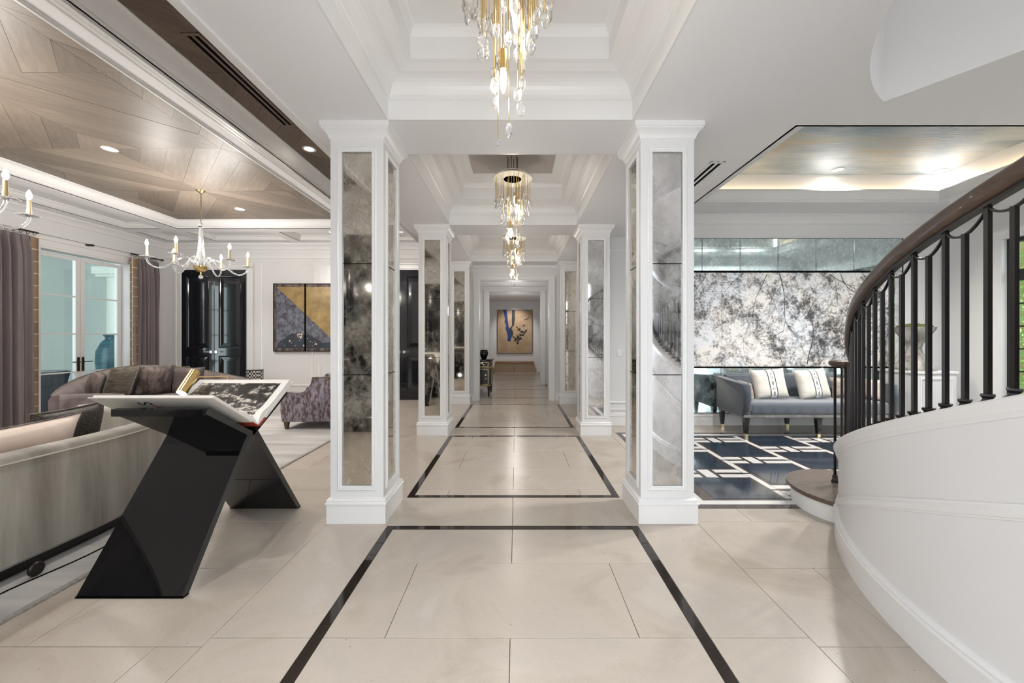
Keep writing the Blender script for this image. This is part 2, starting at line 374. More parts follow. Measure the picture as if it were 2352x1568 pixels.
# ------------------------------------------------------------------ floor
floor = MB().box(XL-.4, XR+.3, -3.5, 17.2, -.30, -.012).build('floor', 'grout', **ST)
TM = {}
def tile(x0, x1, y0, y1, parent=floor, mat='limestone', name='tile', top=0.0, g=.0014):
    w_, d = round(x1-x0-2*g, 3), round(y1-y0-2*g, 3)
    if w_ < .02 or d < .02: return
    k = (w_, d, mat, name, round(top, 4))
    if k not in TM:
        b = .0012; t = top
        vs = [(-w_/2, -d/2, -.012), (w_/2, -d/2, -.012), (w_/2, d/2, -.012), (-w_/2, d/2, -.012), (-w_/2, -d/2, t-b), (w_/2, -d/2, t-b), (w_/2, d/2, t-b), (-w_/2, d/2, t-b),
              (-w_/2+b, -d/2+b, t), (w_/2-b, -d/2+b, t), (w_/2-b, d/2-b, t), (-w_/2+b, d/2-b, t)]
        me = bpy.data.meshes.new(name); me.from_pydata(vs, [], [(0, 1, 5, 4), (1, 2, 6, 5), (2, 3, 7, 6), (3, 0, 4, 7), (4, 5, 9, 8), (5, 6, 10, 9), (6, 7, 11, 10), (7, 4, 8, 11), (8, 9, 10, 11)])
        me.materials.append(MATS[mat]); TM[k] = me
    o = bpy.data.objects.new(name, TM[k]); COL.objects.link(o); o.parent = parent; o.location = ((x0+x1)/2, (y0+y1)/2, 0); return o
def rows(x0, x1, y0, y1, ypitch0, joints, pitch=1.22, rowh=.609):
    k = math.floor((y0-ypitch0)/rowh)
    while ypitch0+k*rowh < y1-.01:
        a, b = max(y0, ypitch0+k*rowh), min(y1, ypitch0+(k+1)*rowh)
        j = joints[k % len(joints)]; xs = [x0]
        t = j+math.ceil((x0-j)/pitch+.001)*pitch
        while t < x1-.06:
            if t > x0+.06: xs.append(t)
            t += pitch
        xs.append(x1)
        for p, q in zip(xs, xs[1:]): tile(p, q, a, b)
        k += 1
CI0, CI1, IW = -.985, .928, .058               # corridor inlay outer lines and its width
rows(XL, -1.462, .0, YF, 1.789, [-2.285, -1.675])
rows(1.403, XR, .0, 3.235, 1.788, [1.845, 1.235])
rows(-1.462, 1.403, -1.4, -.02, -1.4, [-.03, .58])
RECTS = [(.66, 2.94), (3.457, 5.652), (6.146, 8.32)]
for i, (a, b) in enumerate(RECTS):
    rows(CI0+IW, CI1-IW, a+IW, b-IW, [1.842, 4.25, 6.98][i], [-.03+.62, -.03])
    for x0, x1 in ((CI0, CI0+IW), (CI1-IW, CI1)): tile(x0, x1, a, b, mat='inlay_dark', name='inlay_strip', g=.0005)
    for y0, y1 in ((a, a+IW), (b-IW, b)): tile(CI0+IW, CI1-IW, y0, y1, mat='inlay_dark', name='inlay_strip', g=.0005)
    m = [1.842, 4.25, 6.98][i]
    for x0, x1 in ((-1.462, CI0), (CI1, 1.403)):
        y = a
        for yy in ([m, b] if m < b else [b]): tile(x0, x1, y, yy); y = yy
prev = -.02
for a, b in RECTS+[(9.16, None)]:
    tile(-1.462, -.03, prev, a); tile(-.03, 1.403, prev, a)
    if b: prev = b
for a, b in ((9.16, 10.8), (11.33, 13.2), (13.65, 16.2)):
    for y0, y1 in ((a, a+IW), (b-IW, b)): tile(CI0, CI1, y0, y1, mat='inlay_dark', name='inlay_strip', g=.0005)
    for x0, x1 in ((CI0, CI0+IW), (CI1-IW, CI1)): tile(x0, x1, a+IW, b-IW, mat='inlay_dark', name='inlay_strip', g=.0005)
    tile(CI0+IW, -.03, a+IW, b-IW); tile(-.03, CI1-IW, a+IW, b-IW)
    tile(-1.462, CI0, a, b); tile(CI1, 1.403, a, b)
for a, b in ((10.8, 11.33), (13.2, 13.65), (16.2, 17.0)): tile(-1.462, -.03, a, b); tile(-.03, 1.403, a, b)
# side room: border and interlocking key pattern
fl2 = MB().box(1.50, 6.86, 3.24, 5.84, -.0119, -.002).build('floor_inlay', 'border_brown', **ST)
tile(1.403, 1.50, 3.235, YM); tile(1.50, 4.2, 5.84, YM); tile(4.2, XR, 5.84, YM); tile(6.86, XR, 3.235, 5.84)
for x0, x1, y0, y1 in ((1.57, 3.4, 3.32, 3.40), (3.4, 5.1, 3.32, 3.40), (5.1, 6.79, 3.32, 3.40), (1.57, 3.9, 5.66, 5.75), (3.9, 6.79, 5.66, 5.75), (1.57, 1.65, 3.40, 5.66), (6.71, 6.79, 3.40, 5.66)):
    tile(x0, x1, y0, y1, parent=fl2, mat='marble_white', name='border_strip', g=.0008)
PX0, PX1, PY0, PY1 = 1.685, 6.68, 3.44, 5.63
CPX, RPY, RW, RH, BW = .75, .89, .60, .60, .068
def pat(x0, x1, y0, y1, mat, name):
    x0, x1, y0, y1 = max(x0, PX0), min(x1, PX1), max(y0, PY0), min(y1, PY1)
    if x1-x0 > .03 and y1-y0 > .03: tile(x0, x1, y0, y1, parent=fl2, mat=mat, name=name, g=.0008)
for c_ in range(0, 7):
    xc = 2.815+(c_-1)*CPX
    yo = 4.97 if c_ % 2 == 1 else 4.97-.445
    for r_ in range(-3, 3):
        yc = yo+r_*RPY
        pat(xc-RW/2, xc+RW/2, yc-RH/2, yc+RH/2, 'blue_stone', 'tile')
        g0, g1 = yc+RH/2+.03, yc+RPY-RH/2-.03; gm = (g0+g1)/2
        pat(xc-.10, xc+.02, g0, g1, 'marble_white', 'key_tile')
        for ya, yb in ((g0, g0+BW+.02), (g1-BW-.02, g1)):
            pat(xc-RW/2-.04, xc-.14, ya, yb, 'marble_white', 'key_tile'); pat(xc+.06, xc+RW/2+.04, ya, yb, 'marble_white', 'key_tile')
        # riser of the key between this column's gap and the next column's gap
        xg = xc+CPX/2; pat(xg-BW/2+.002, xg+BW/2-.002, g1-.1, g1+.445-(g1-g0)+.1, 'marble_white', 'key_tile')
        pat(xg-BW/2+.002, xg+BW/2-.002, g0-.445+(g1-g0)-.1, g0+.1, 'marble_white', 'key_tile')
# ------------------------------------------------------------------ corridor ceiling with three stepped trays
TRAYS = [(.80, 2.926), (3.483, 5.643), (6.217, 8.342)]
TX0, TX1 = -.976, .882
m = MB()
e = .012
m.box(-1.683, TX0-e, -.2, YP, ZC, ZC+.1); m.box(TX1+e, 1.55, -.2, YP, ZC, ZC+.1)
ys = [-.2]+[y for t in TRAYS for y in t]+[YP]
for i, (a, b) in enumerate(zip(ys[::2], ys[1::2])): m.box(TX0-e, TX1+e, a+(e if i else 0), b-(e if i < 3 else 0), ZC, ZC+.1)
m.box(1.55, 2.2, 3.02, YM, ZC, ZC+.1); m.box(2.18, 2.2, 3.0, YM, ZC, ZR+.02)
m.box(2.2, XR, 3.0, 3.02, ZC, ZR+.4); m.box(-1.683, -1.663, -.2, YF, ZC, ZW+.02)
m.box(1.403, 1.55, YM, YP, ZC, ZC+.1)
ceil = m.build('ceiling', 'ceiling_white', **ST)
# stairwell opening
arc = [(3.59+1.92*math.cos(math.radians(a)), 1.07+1.92*math.sin(math.radians(a))) for a in [121.7+i*68.3/22 for i in range(23)]]
arc2 = [(4.3+2.66*math.cos(math.radians(a)), 1.23+2.66*math.sin(math.radians(a))) for a in range(194, 271, 6)]
hole = [(x, y) for x, y in arc+arc2 if y > -1.35]
hole += [(hole[-1][0]+.05, -1.38), (6.85, -1.38), (6.85, 1.395), (3.5, 1.395)]
outer = [(1.55, -1.5), (XR, -1.5), (XR, 3.02), (1.55, 3.02)]
allp = outer+hole
tris = geometry.tessellate_polygon([[Vector((x, y, 0)) for x, y in outer], [Vector((x, y, 0)) for x, y in hole]])
m = MB(); m.add([(x, y, ZC) for x, y in allp], tris); m.add([(x, y, ZC+.1) for x, y in allp], tris)
m.build('ceiling_stairwell', 'ceiling_white', **ST)
m = MB(); n_ = len(hole)
m.add([(x, y, ZC) for x, y in hole]+[(x, y, 5.7) for x, y in hole], [(i, (i+1) % n_, (i+1) % n_+n_, i+n_) for i in range(n_)])
m.add([(x, y, 5.7) for x, y in hole], [tuple(range(n_))])
m.build('wall_stairwell', 'white', **ST)
for q in ((3.2, .3), (5.2, .2)): light('upper_fill', 'POINT', (q[0], q[1], 5.2), 14, (1, .97, .93), shadow_soft_size=.3)  # unseen fill lights added to brighten the closed stairwell
# trays
for i, (a, b) in enumerate(TRAYS):
    pr = [(-.014, -.0004), (0, -.0004), (0, .145), (.012, .15), (.012, .165), (.024, .175)]
    for k in range(1, 7): t = k/6*PI/2; pr.append((.03+.115*(1-math.cos(t)), .18+.09*math.sin(t)))
    pr += [(.15, .272), (.165, .278), (.20, .290), (.232, .296), (.232, .450), (.24, .460), (.257, .498), (.275, .508)]
    m = MB(); pts = rect(TX0, TX1, a, b, ZC); rings = []
    for d, z in pr: rings.append([(TX0+d, a+d, ZC+z), (TX1-d, a+d, ZC+z), (TX1-d, b-d, ZC+z), (TX0+d, b-d, ZC+z)])
    m.loft(rings, caps=False); d = .275; m.add(rect(TX0+d, TX1-d, a+d, b-d, ZC+.508), [(0, 1, 2, 3)])
    m.build('ceiling_tray', 'white_trim', **ST)
    yc = (a+b)/2
    MB().rbox(-.56, .46, yc-.52, yc+.46, ZC+.485, ZC+.509, .004, 1).build('ceiling_plate', 'taupe_panel', label=['taupe mounting plate of the nearest crystal fixture', 'taupe square plate above the middle crystal fixture', 'taupe plate in the farthest ceiling tray'][i], cat='ceiling plate')
m = MB(); m.frame([(-1.683, -.2, ZC), (-1.683, YF, ZC)], (0, 0, -1), [(0, 0), (.035, 0), (.035, .018), (.0, .018)], closed=False)
m.box(-1.70, -1.64, -.2, YF, ZC-.016, ZC)
m.build('trim_1', 'white_trim', **ST)
# ------------------------------------------------------------------ living room coffered ceiling
m = MB()
B = [(-3.225, -2.91), (-7.10, -6.80)]
for x0, x1 in B+[(XL, -7.84)]: m.box(x0, x1, YN, YF, ZL, ZL+.12)
for y0, y1 in ((7.72, 7.93), (8.70, YF), (YN, .45), (1.35, 1.58)): m.box(XL, -2.91, y0, y1, ZL+.0005, ZL+.12)
m.box(-2.91, -1.68, YN, YF, ZW+.02, ZW+.08); m.box(XL, -2.91, YN, YF, ZW+.02, ZW+.08)
liv = m.build('ceiling_living', 'ceiling_white', **ST)
def crown(path, prof_, name='crown', par=liv, n=(0, 0, 1), closed=True, mat='white_trim'):
    return MB().frame([Vector(p)+Vector((0, 0, .003)) for p in path], n, prof_, closed).build(name, mat, par, 40)
CR = [(0, 0), (0, .012), (.008, .02), (.02, .024), (.02, .034), (.03, .04), (.045, .05), (.062, .07), (.082, .105), (.108, .135), (.12, .14), (.12, .17), (-.01, .17), (-.01, 0)]
crown(rect(-6.80, -3.225, 1.58, 7.72, ZL), CR)
MB().box(-6.80, -3.225, 1.58, 7.72, ZW, ZW+.02).build('ceiling_board', 'oak_strip', liv)
MB().box(-2.91, -1.683, YN, YF, ZW, ZW+.02).build('ceiling_board', 'oak_strip', liv)
crown([(-2.91, YN, ZL), (-2.91, YF, ZL)], [(-a, b) for a, b in [(0, 0), (0, .012), (.008, .02), (.02, .024), (.02, .034), (.03, .04), (.05, .055), (.075, .085), (.10, .13), (.12, .145), (.144, .15), (.144, .17), (-.01, .17), (-.01, 0)]], closed=False)
SCR = [(a*.6, b*.7) for a, b in CR]
for x0, x1, y0, y1 in ((-7.84, -7.10, 7.93, 8.70), (-7.84, -7.10, 1.58, 7.72), (-6.80, -5.0-.1, 7.93, 8.70), (-4.9, -3.225, 7.93, 8.70), (-2.91, -1.70, 7.93, 8.70)):
    crown(rect(x0, x1, y0, y1, ZL), SCR); MB().box(x0, x1, y0, y1, ZL+.118, ZL+.13).build('coffer_panel', 'ceiling_white', liv)
m = MB(); m.box(-5.1, -4.9, 7.93, 8.70, ZL, ZL+.12); m.build('beam', 'ceiling_white', liv)
m = MB(); m.box(-2.91, -1.68, 7.72, 7.93, ZL, ZL+.12); m.box(-2.91, -1.68, 8.70, YF, ZL, ZL+.12); m.build('beam', 'ceiling_white', liv)
m = MB()
for x0, x1, d in ((-3.225, -3.205, .016), (-3.205, -3.185, .008), (-3.045, -3.03, .007), (-3.01, -2.975, .010), (-2.955, -2.93, .018), (-2.93, -2.91, .024)): m.box(x0, x1, YN, 7.72, ZL-d, ZL+.001)
m.build('beam_moulding', 'white_trim', liv)
# chevron planks
def clip(poly, ax, v, keep_less):
    out = []
    for i in range(len(poly)):
        p, q = poly[i-1], poly[i]; ip = (p[ax] <= v) == keep_less; iq = (q[ax] <= v) == keep_less
        if ip != iq:
            t = (v-p[ax])/(q[ax]-p[ax]); out.append((p[0]+(q[0]-p[0])*t, p[1]+(q[1]-p[1])*t))
        if iq: out.append(q)
    return out
def planks(x0, x1, y0, y1, nodex, nodey, cell, bw, mat, zt, par):
    for i in range(math.floor((x0-nodex)/cell), math.ceil((x1-nodex)/cell)):
        for j in range(math.floor((y0-nodey)/cell), math.ceil((y1-nodey)/cell)):
            cx0, cy0 = nodex+i*cell, nodey+j*cell
            sgn = 1 if (i+j) % 2 == 0 else -1
            cx, cy = cx0+cell/2, cy0+cell/2; ang = sgn*PI/4; u = (math.cos(ang), math.sin(ang)); v = (-u[1], u[0])
            nb = int(math.ceil(cell*1.4143/bw/2))
            for k in range(-nb, nb):
                a, b = k*bw+.001, (k+1)*bw-.001
                poly = [(cx+u[0]*s_*1.1*cell+v[0]*t, cy+u[1]*s_*1.1*cell+v[1]*t) for s_, t in ((-1, a), (1, a), (1, b), (-1, b))]
                for ax, vv, kl in ((0, max(cx0, x0)+.001, False), (0, min(cx0+cell, x1)-.001, True), (1, max(cy0, y0)+.001, False), (1, min(cy0+cell, y1)-.001, True)):
                    poly = clip(poly, ax, vv, kl)
                    if len(poly) < 3: break
                if len(poly) < 3: continue
                ar = abs(sum(poly[q-1][0]*poly[q][1]-poly[q][0]*poly[q-1][1] for q in range(len(poly))))/2
                if ar < .0002: continue
                me = bpy.data.meshes.new('plank'); n = len(poly); dz = random.uniform(-.0015, .0015); cxp = sum(p[0] for p in poly)/n; cyp = sum(p[1] for p in poly)/n
                c_, s_ = math.cos(-ang), math.sin(-ang)
                lp = [((x-cxp)*c_-(y-cyp)*s_, (x-cxp)*s_+(y-cyp)*c_) for x, y in poly]
                vs = [(x, y, -.008+dz) for x, y in lp]+[(x, y, 0) for x, y in lp]
                me.from_pydata(vs, [], [tuple(range(n))]+[(q, q+n, (q+1) % n+n, (q+1) % n) for q in range(n)])
                bm = bmesh.new(); bm.from_mesh(me); bmesh.ops.recalc_face_normals(bm, faces=bm.faces[:]); bm.to_mesh(me); bm.free()
                me.materials.append(MATS[mat])
                o = bpy.data.objects.new('plank', me); COL.objects.link(o); o.parent = par; o.location = (cxp, cyp, zt); o.rotation_euler = (0, 0, ang)
planks(-6.70, -3.33, 2.2, 7.62, -5.03, 6.135, 1.37, .235, 'oak_ceiling', ZW, liv)
planks(-2.77, -2.05, 2.0, 7.70, -2.41, 6.135, 1.37, .235, 'oak_strip', ZW, liv)
# slot vents and downlights
def slot_vent(x, y0, y1, z, label, mat='oak_strip', w_=.14):
    t = empty('slot_vent', (x, (y0+y1)/2, z-.008), label, 'vent')
    m = MB()
    m.box(x-w_/2, x+w_/2, y0, y0+.03, z-.012, z-.006); m.box(x-w_/2, x+w_/2, y1-.03, y1, z-.012, z-.006)
    for a, b in ((-w_/2, -.045), (-.012, .012), (.045, w_/2)): m.box(x+a, x+b, y0, y1, z-.014, z-.006)
    m.build('frame', mat, t)
    for a, b in ((-.045, -.012), (.012, .045)): MB().box(x+a, x+b, y0+.03, y1-.03, z-.0095, z-.0075).build('slot', 'black', t)
slot_vent(-2.51, 2.953, 4.26, ZW, 'long two-slot air vent in the dark wood ceiling strip, nearer one')
slot_vent(-2.50, 5.26, 6.5, ZW, 'two-slot air vent in the wood strip just behind the left mirrored pillar')
slot_vent(1.90, 3.62, 4.75, ZC+.006, 'white two-slot air vent in the ceiling right of the right mirrored pillar', 'white_trim')
def downlight(x, y, z, label, power=28, r=.055, col=WARM, mat='white_trim', sz=1.9):
    t = empty('downlight', (x, y, z), label, 'ceiling light', 'recessed ceiling downlights')
    m = MB(); m.frame([(x+(r+.012)*math.cos(a*PI/8), y+(r+.012)*math.sin(a*PI/8), z) for a in range(16)], (0, 0, 1), [(-.014, -.006), (.012, -.006), (.012, .0), (-.014, 0)]); m.build('trim_ring', mat, t, 30)
    MB().lathe([(0, -.003), (r, -.003), (r, .0), (0, .0)], (x, y, z), 20).build('lamp', 'lamp_disc', t)
    if power:
        light('downlight_lamp', 'SPOT', (x, y, z-.03), power, col, (0, 0, 0), spot_size=sz, spot_blend=.8, shadow_soft_size=.05)
    return t
# ------------------------------------------------------------------ living room walls
BH = .20
BASEP = [(0, 0), (.022, 0), (.022, .143), (.030, .148), (.030, .160), (.020, .166), (.024, .180), (.012, .192), (0, .195)]
def baseboard(path, closed=False, name='baseboard_1', mat='white_trim', parent=None):   # path runs with the room on its left
    m = MB().frame([(x, y, 0) for x, y in path], (0, 0, 1), BASEP, closed); return m.build(name, mat, parent, 35, **({} if parent else ST))
m = MB()
m.box(XL-.3, -1.9, YF, YF+.02, 0, ZW+.05)
DOORS = [(-7.74, -6.25), (-3.395, -1.905)]
wb = m.build('wall_back', 'white', **ST)
PM = [(0, 0), (0, .012), (.010, .018), (.02, .012), (.035, .008), (.035, 0)]
def panel(x0, x1, z0, z1, y, par, nsign=-1, mat='white_trim'):
    path = xz(x0, x1, z0, z1, y)
    if nsign > 0: path = path[::-1]
    MB().frame(path, (0, nsign, 0), PM).build('panel_moulding', mat, par, 30)
for x0, x1 in ((-5.93, -4.72), (-4.60, -3.72)): panel(x0, x1, .32, 2.93+.22, YF, wb)
for z0, z1, d in ((3.27, 3.34, .03), (3.20, 3.225, .02), (3.50, 3.56, .03)): MB().box(XL, -1.9, YF-d, YF, z0, z1).build('rail_moulding', 'white_trim', wb)
crown([(-1.9, YF, ZL-.14), (XL, YF, ZL-.14)], [(0, 0), (.02, .01), (.03, .05), (.07, .09), (.09, .11), (.09, .138), (0, .138)], par=wb, closed=False)
def casing(x0, x1, z1, y, par, w_=.14, nsign=-1, mat='white_trim', t=.03):
    pr = [(0, 0), (0, t*.6), (w_*.15, t*.6), (w_*.2, t*.8), (w_*.75, t*.8), (w_*.8, t*1.3), (w_, t*1.3), (w_, 0)]
    path = [(x1, y, 0), (x1, y, z1), (x0, y, z1), (x0, y, 0)]
    if nsign > 0: path = path[::-1]
    return MB().frame(path, (0, nsign, 0), [(-a, b) for a, b in pr], False).build('casing', mat, par, 30)
def double_door(idx, x0, x1, z1, y, s_, label):            # s_ = -1: seen from -Y
    d = empty('door_%d' % idx, ((x0+x1)/2, y, 0), kind='structure', label=label)
    casing(x0, x1, z1, y, d, .16, s_)
    xm = (x0+x1)/2
    for k, (a, b) in enumerate(((x0+.004, xm-.003), (xm+.003, x1-.004))):
        leaf = MB().box(a, b, y+s_*.0, y+s_*.012, .005, z1-.004).build('door_leaf', 'door_black', d)
        st = .115
        m = MB()
        zs = [(.22, 1.02), (1.20, z1-.16)]
        m.box(a, a+st, y, y+s_*.035, .005, z1-.004); m.box(b-st, b, y, y+s_*.035, .005, z1-.004)
        for q0, q1 in ((.005, zs[0][0]), (zs[0][1], zs[1][0]), (zs[1][1], z1-.004)): m.box(a+st, b-st, y, y+s_*.035, q0, q1)
        m.build('stile', 'door_black', leaf)
        for q0, q1 in zs:
            path = xz(a+st, b-st, q0, q1, y+s_*.012)
            if s_ > 0: path = path[::-1]
            m = MB().frame(path, (0, s_, 0), [(0, 0), (0, .03), (.012, .026), (.02, .010), (.03, .002), (.045, .004), (.12, .016), (.12, 0)])
            m.box(a+st+.11, b-st-.11, y+s_*.012, y+s_*.0275, q0+.11, q1-.11); m.build('door_panel', 'door_black', leaf)
        hx = (b-.055) if k == 0 else (a+.055); dr = -1 if k == 0 else 1
        m = MB(); m.rbox(hx-.03, hx+.03, y+s_*.034, y+s_*.045, 1.08, 1.14, .003, 1); m.tube([(hx, y+s_*.045, 1.11), (hx, y+s_*.085, 1.11), (hx+dr*.13, y+s_*.085, 1.11)], .009, 8)
        m.build('handle', 'chrome', leaf, 40)
    MB().box(xm-.012, xm+.012, y+s_*.035, y+s_*.046, .005, z1-.004).build('astragal', 'door_black', d)
    return d
double_door(1, *DOORS[0], 3.01, YF-.01, -1, 'glossy black double door left on the far living room wall')
double_door(2, *DOORS[1], 3.01, YF-.01, -1, 'glossy black double door seen between the left mirrored pillars')
# left wall with French doors
m = MB(); DY0, DY1, DZ = 6.58, 8.11, 2.98
m.box(XL-.3, XL, YN, DY0, 0, ZW); m.box(XL-.3, XL, DY1, YF+.02, 0, ZW); m.box(XL-.3, XL, DY0, DY1, DZ, ZW)
wl = m.build('wall_left', 'white', **ST)
path = [(XL, DY0, 0), (XL, DY0, DZ), (XL, DY1, DZ), (XL, DY1, 0)]
MB().frame(path, (1, 0, 0), [(a, b) for a, b in [(0, 0), (0, .02), (.03, .02), (.035, .026), (.14, .026), (.15, .045), (.19, .045), (.19, 0)]], False).build('casing', 'white_trim', wl, 30)
MB().box(XL, XL+.04, YN, YF, 3.16, 3.22).build('rail_moulding', 'white_trim', wl)
crown([(XL, YF, ZL-.14), (XL, YN, ZL-.14)], [(0, 0), (.02, .01), (.03, .05), (.07, .09), (.09, .11), (.09, .138), (0, .138)], par=wl, closed=False)
d = empty('door_3', (XL-.2, 7.345, 0), kind='structure', label='white glazed French doors onto the terrace')
xg = XL-.2; ym = (DY0+DY1)/2
for k, (a, b) in enumerate(((DY0+.01, ym-.003), (ym+.003, DY1-.01))):
    m = MB(); st = .075
    m.box(xg-.03, xg+.03, a, a+st, .01, DZ-.03); m.box(xg-.03, xg+.03, b-st, b, .01, DZ-.03)
    m.box(xg-.03, xg+.03, a+st, b-st, .01, .12); m.box(xg-.03, xg+.03, a+st, b-st, DZ-.09, DZ-.03)
    leaf = m.build('door_leaf', 'white_trim', d)
    zz = [.12, .79, 1.51, 2.21, DZ-.09]
    for z in zz[1:-1]: MB().box(xg-.02, xg+.02, a+st, b-st, z-.012, z+.012).build('muntin', 'white_trim', leaf)
    for z0, z1 in zip(zz, zz[1:]): MB().box(xg-.003, xg+.003, a+st, b-st, z0+.012, z1-.012).build('pane', 'pane_glass', leaf)
    hy = (b-.035) if k == 0 else (a+.035); dr = -1 if k == 0 else 1
    m = MB(); m.rbox(xg+.03, xg+.045, hy-.02, hy+.02, .80, 1.07, .004, 1); m.tube([(xg+.04, hy, .98), (xg+.08, hy, .98), (xg+.08, hy+dr*.13, .98)], .009, 8); m.build('handle', 'iron', leaf, 40)
# near wall beside the camera's doorway
m = MB(); m.box(XL-.3, -.985, YN-.25, YN, 0, ZW); m.box(.86, 1.6, YN-.25, YN, 0, ZC); m.box(-.985, .86, YN-.25, YN, 2.85, ZC)
wn = m.build('wall_near', 'white', **ST)
double_door(4, -3.45, -1.96, 3.01, YN+.01, 1, 'glossy black double door beside the entrance, seen in the pillar mirrors')
# corridor end: portal wall and hall behind
m = MB(); PX_0, PX_1, PZ = -.844, .745, 2.742
m.box(-1.9, PX_0, YP, YP+.16, 0, ZC); m.box(PX_1, 1.6, YP, YP+.16, 0, ZC); m.box(PX_0, PX_1, YP, YP+.16, PZ, ZC+.05)
m.box(-1.92, -1.9, YP+.02, YF+.02, 0, ZC)
wp = m.build('wall_portal', 'white', **ST)
casing(PX_0, PX_1, PZ, YP, wp, .135)
MB().box(-1.9, 1.6, YP-.03, YP, ZC-.07, ZC).build('rail_moulding', 'white_trim', wp)
baseboard([(PX_0-.14, YP), (-1.9, YP)], name='baseboard_portal'); baseboard([(1.403, YP), (PX_1+.14, YP)], name='baseboard_portal')
m = MB(); HY0, HY1, HE = YP+.16, 11.95, 16.45
m.box(-1.52, -1.50, HY0, HY1, 0, 3.0); m.box(1.15, 1.17, HY0, HY1, 0, 3.0)
m.box(-1.5, PX_0, HY1, HY1+.16, 0, 3.0); m.box(PX_1, 1.15, HY1, HY1+.16, 0, 3.0); m.box(PX_0, PX_1, HY1, HY1+.16, 2.86, 3.0)
m.box(-1.42, -1.40, HY1+.16, HE, 0, 3.0); m.box(1.15, 1.17, HY1+.16, HE, 0, 3.0)
m.box(-1.52, 1.3, HE, HE+.02, 0, 3.2)
wh = m.build('wall_hall', 'white', **ST)
casing(PX_0, PX_1, 2.86, HY1, wh, .16)
MB().box(-1.52, 1.3, HY0, HE+.02, 3.0, 3.03).build('ceiling_hall', 'ceiling_white', **ST)
crown([(1.15, HY1, 2.86), (-1.5, HY1, 2.86)], [(0, 0), (.02, .01), (.04, .05), (.09, .09), (.11, .14), (0, .14)], par=wh, closed=False)
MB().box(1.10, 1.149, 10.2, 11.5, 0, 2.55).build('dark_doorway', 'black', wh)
baseboard([(1.15, HE), (-1.40, HE)], name='baseboard_hall')
# mirror wall (right) and short wall beyond the right pillars
m = MB(); m.box(1.403, XR+.3, YM, YM+.2, 0, ZR+.3); m.box(1.403, 1.55, YM+.2, YP, 0, ZC)
wm = m.build('wall_mirror', 'white', **ST)
panel(1.50, 2.28, .36, 2.9, YM, wm)
MB().box(1.46, 2.36, YM-.016, YM, .245, .27).build('rail_moulding', 'white_trim', wm)
baseboard([(XR, YM), (1.45, YM)], name='baseboard_mirror')
crown([(XR, YM, 3.30), (2.2, YM, 3.30)], [(0, 0), (.02, .01), (.03, .04), (.08, .10), (.10, .12), (.10, .15), (0, .15)], par=wm, closed=False)
sw = empty('light_switch', P(1422, 810, YM), 'white light switch on the wall between the right pillars', 'light switch')
x, _, z = P(1422, 810, YM); MB().rbox(x-.04, x+.04, YM-.008, YM, z-.06, z+.06, .003, 1).build('plate', 'plastic_white', sw); MB().rbox(x-.016, x+.016, YM-.013, YM-.007, z-.033, z+.033, .003, 1).build('rocker', 'plastic_white', sw)
x, _, z = P(1617, 966, YM-.02); so = empty('wall_socket', (x, YM-.02, z), 'white double socket in the baseboard under the mirror wall', 'socket')
MB().rbox(x-.055, x+.055, YM-.030, YM-.021, z-.035, z+.035, .003, 1).build('plate', 'plastic_white', so)
for dx in (-.025, .025):
    o = MB().lathe([(0, 0), (.016, 0), (.016, .004), (0, .004)], (0, 0, 0), 12).build('outlet', 'white_trim')
    o.parent = so; o.rotation_euler = (PI/2, 0, 0); o.location = (dx, -.010, 0)
    for k in (-.006, .006): MB().box(x+dx+k-.001, x+dx+k+.001, YM-.037, YM-.034, z-.004, z+.006).build('slit', 'black', so)
# right wall with steel windows
m = MB(); W = [(3.95, 5.54), (1.2, 2.9)]; WZ = 2.85
ysg = [-1.6, W[1][0], W[1][1], W[0][0], W[0][1], YM+.2]
for a, b in zip(ysg[::2], ysg[1::2]): m.box(XR, XR+.25, a, b, 0, ZR+.35)
for a, b in W: m.box(XR, XR+.25, a, b, WZ, ZR+.35)
wr = m.build('wall_right', 'white', **ST)
for a, b in W:
    MB().frame([(XR, b, 0), (XR, b, WZ), (XR, a, WZ), (XR, a, 0)], (-1, 0, 0), [(0, 0), (0, .02), (.02, .02), (.10, .03), (.12, .045), (.15, .045), (.15, 0)], False).build('casing', 'white_trim', wr, 30)
MB().box(XR-.03, XR, 5.72, 6.2, 0, 3.2).build('pilaster', 'white_trim', wr)
crown([(XR, 3.02, 3.30), (XR, YM, 3.30)], [(0, 0), (.02, .01), (.03, .04), (.08, .10), (.10, .12), (.10, .15), (0, .15)], par=wr, closed=False)
for k, (a, b) in enumerate(W):
    d = empty('window_%d' % (k+1), (XR+.1, (a+b)/2, 0), kind='structure', label=['black steel French window at the far right', 'black steel window right of the staircase'][k])
    xw = XR+.1; m = MB()
    m.box(xw-.04, xw+.04, a, a+.07, 0, WZ); m.box(xw-.04, xw+.04, b-.07, b, 0, WZ); m.box(xw-.04, xw+.04, a+.07, b-.07, WZ-.06, WZ); m.box(xw-.04, xw+.04, a+.07, b-.07, 2.24, 2.40)
    ymd = (a+b)/2; m.box(xw-.04, xw+.04, ymd-.05, ymd+.05, 0, 2.24); m.box(xw-.03, xw+.03, a+.07, b-.07, 0, .62)
    fr_ = m.build('frame', 'window_black', d)
    for p, q in ((a+.07, ymd-.05), (ymd+.05, b-.07)):
        zz = [.62, .96, 1.28, 1.60, 1.92, 2.24]
        for z in zz[1:-1]: MB().box(xw-.015, xw+.015, p, q, z-.01, z+.01).build('muntin', 'window_black', fr_)
        MB().box(xw-.015, xw+.015, (p+q)/2-.01, (p+q)/2+.01, .62, 2.24).build('muntin', 'window_black', fr_)
        MB().box(xw-.003, xw+.003, p, q, .62, 2.24).build('pane', 'pane_glass', fr_); MB().box(xw-.003, xw+.003, p, q, 2.40, WZ-.06).build('pane', 'pane_glass', fr_)
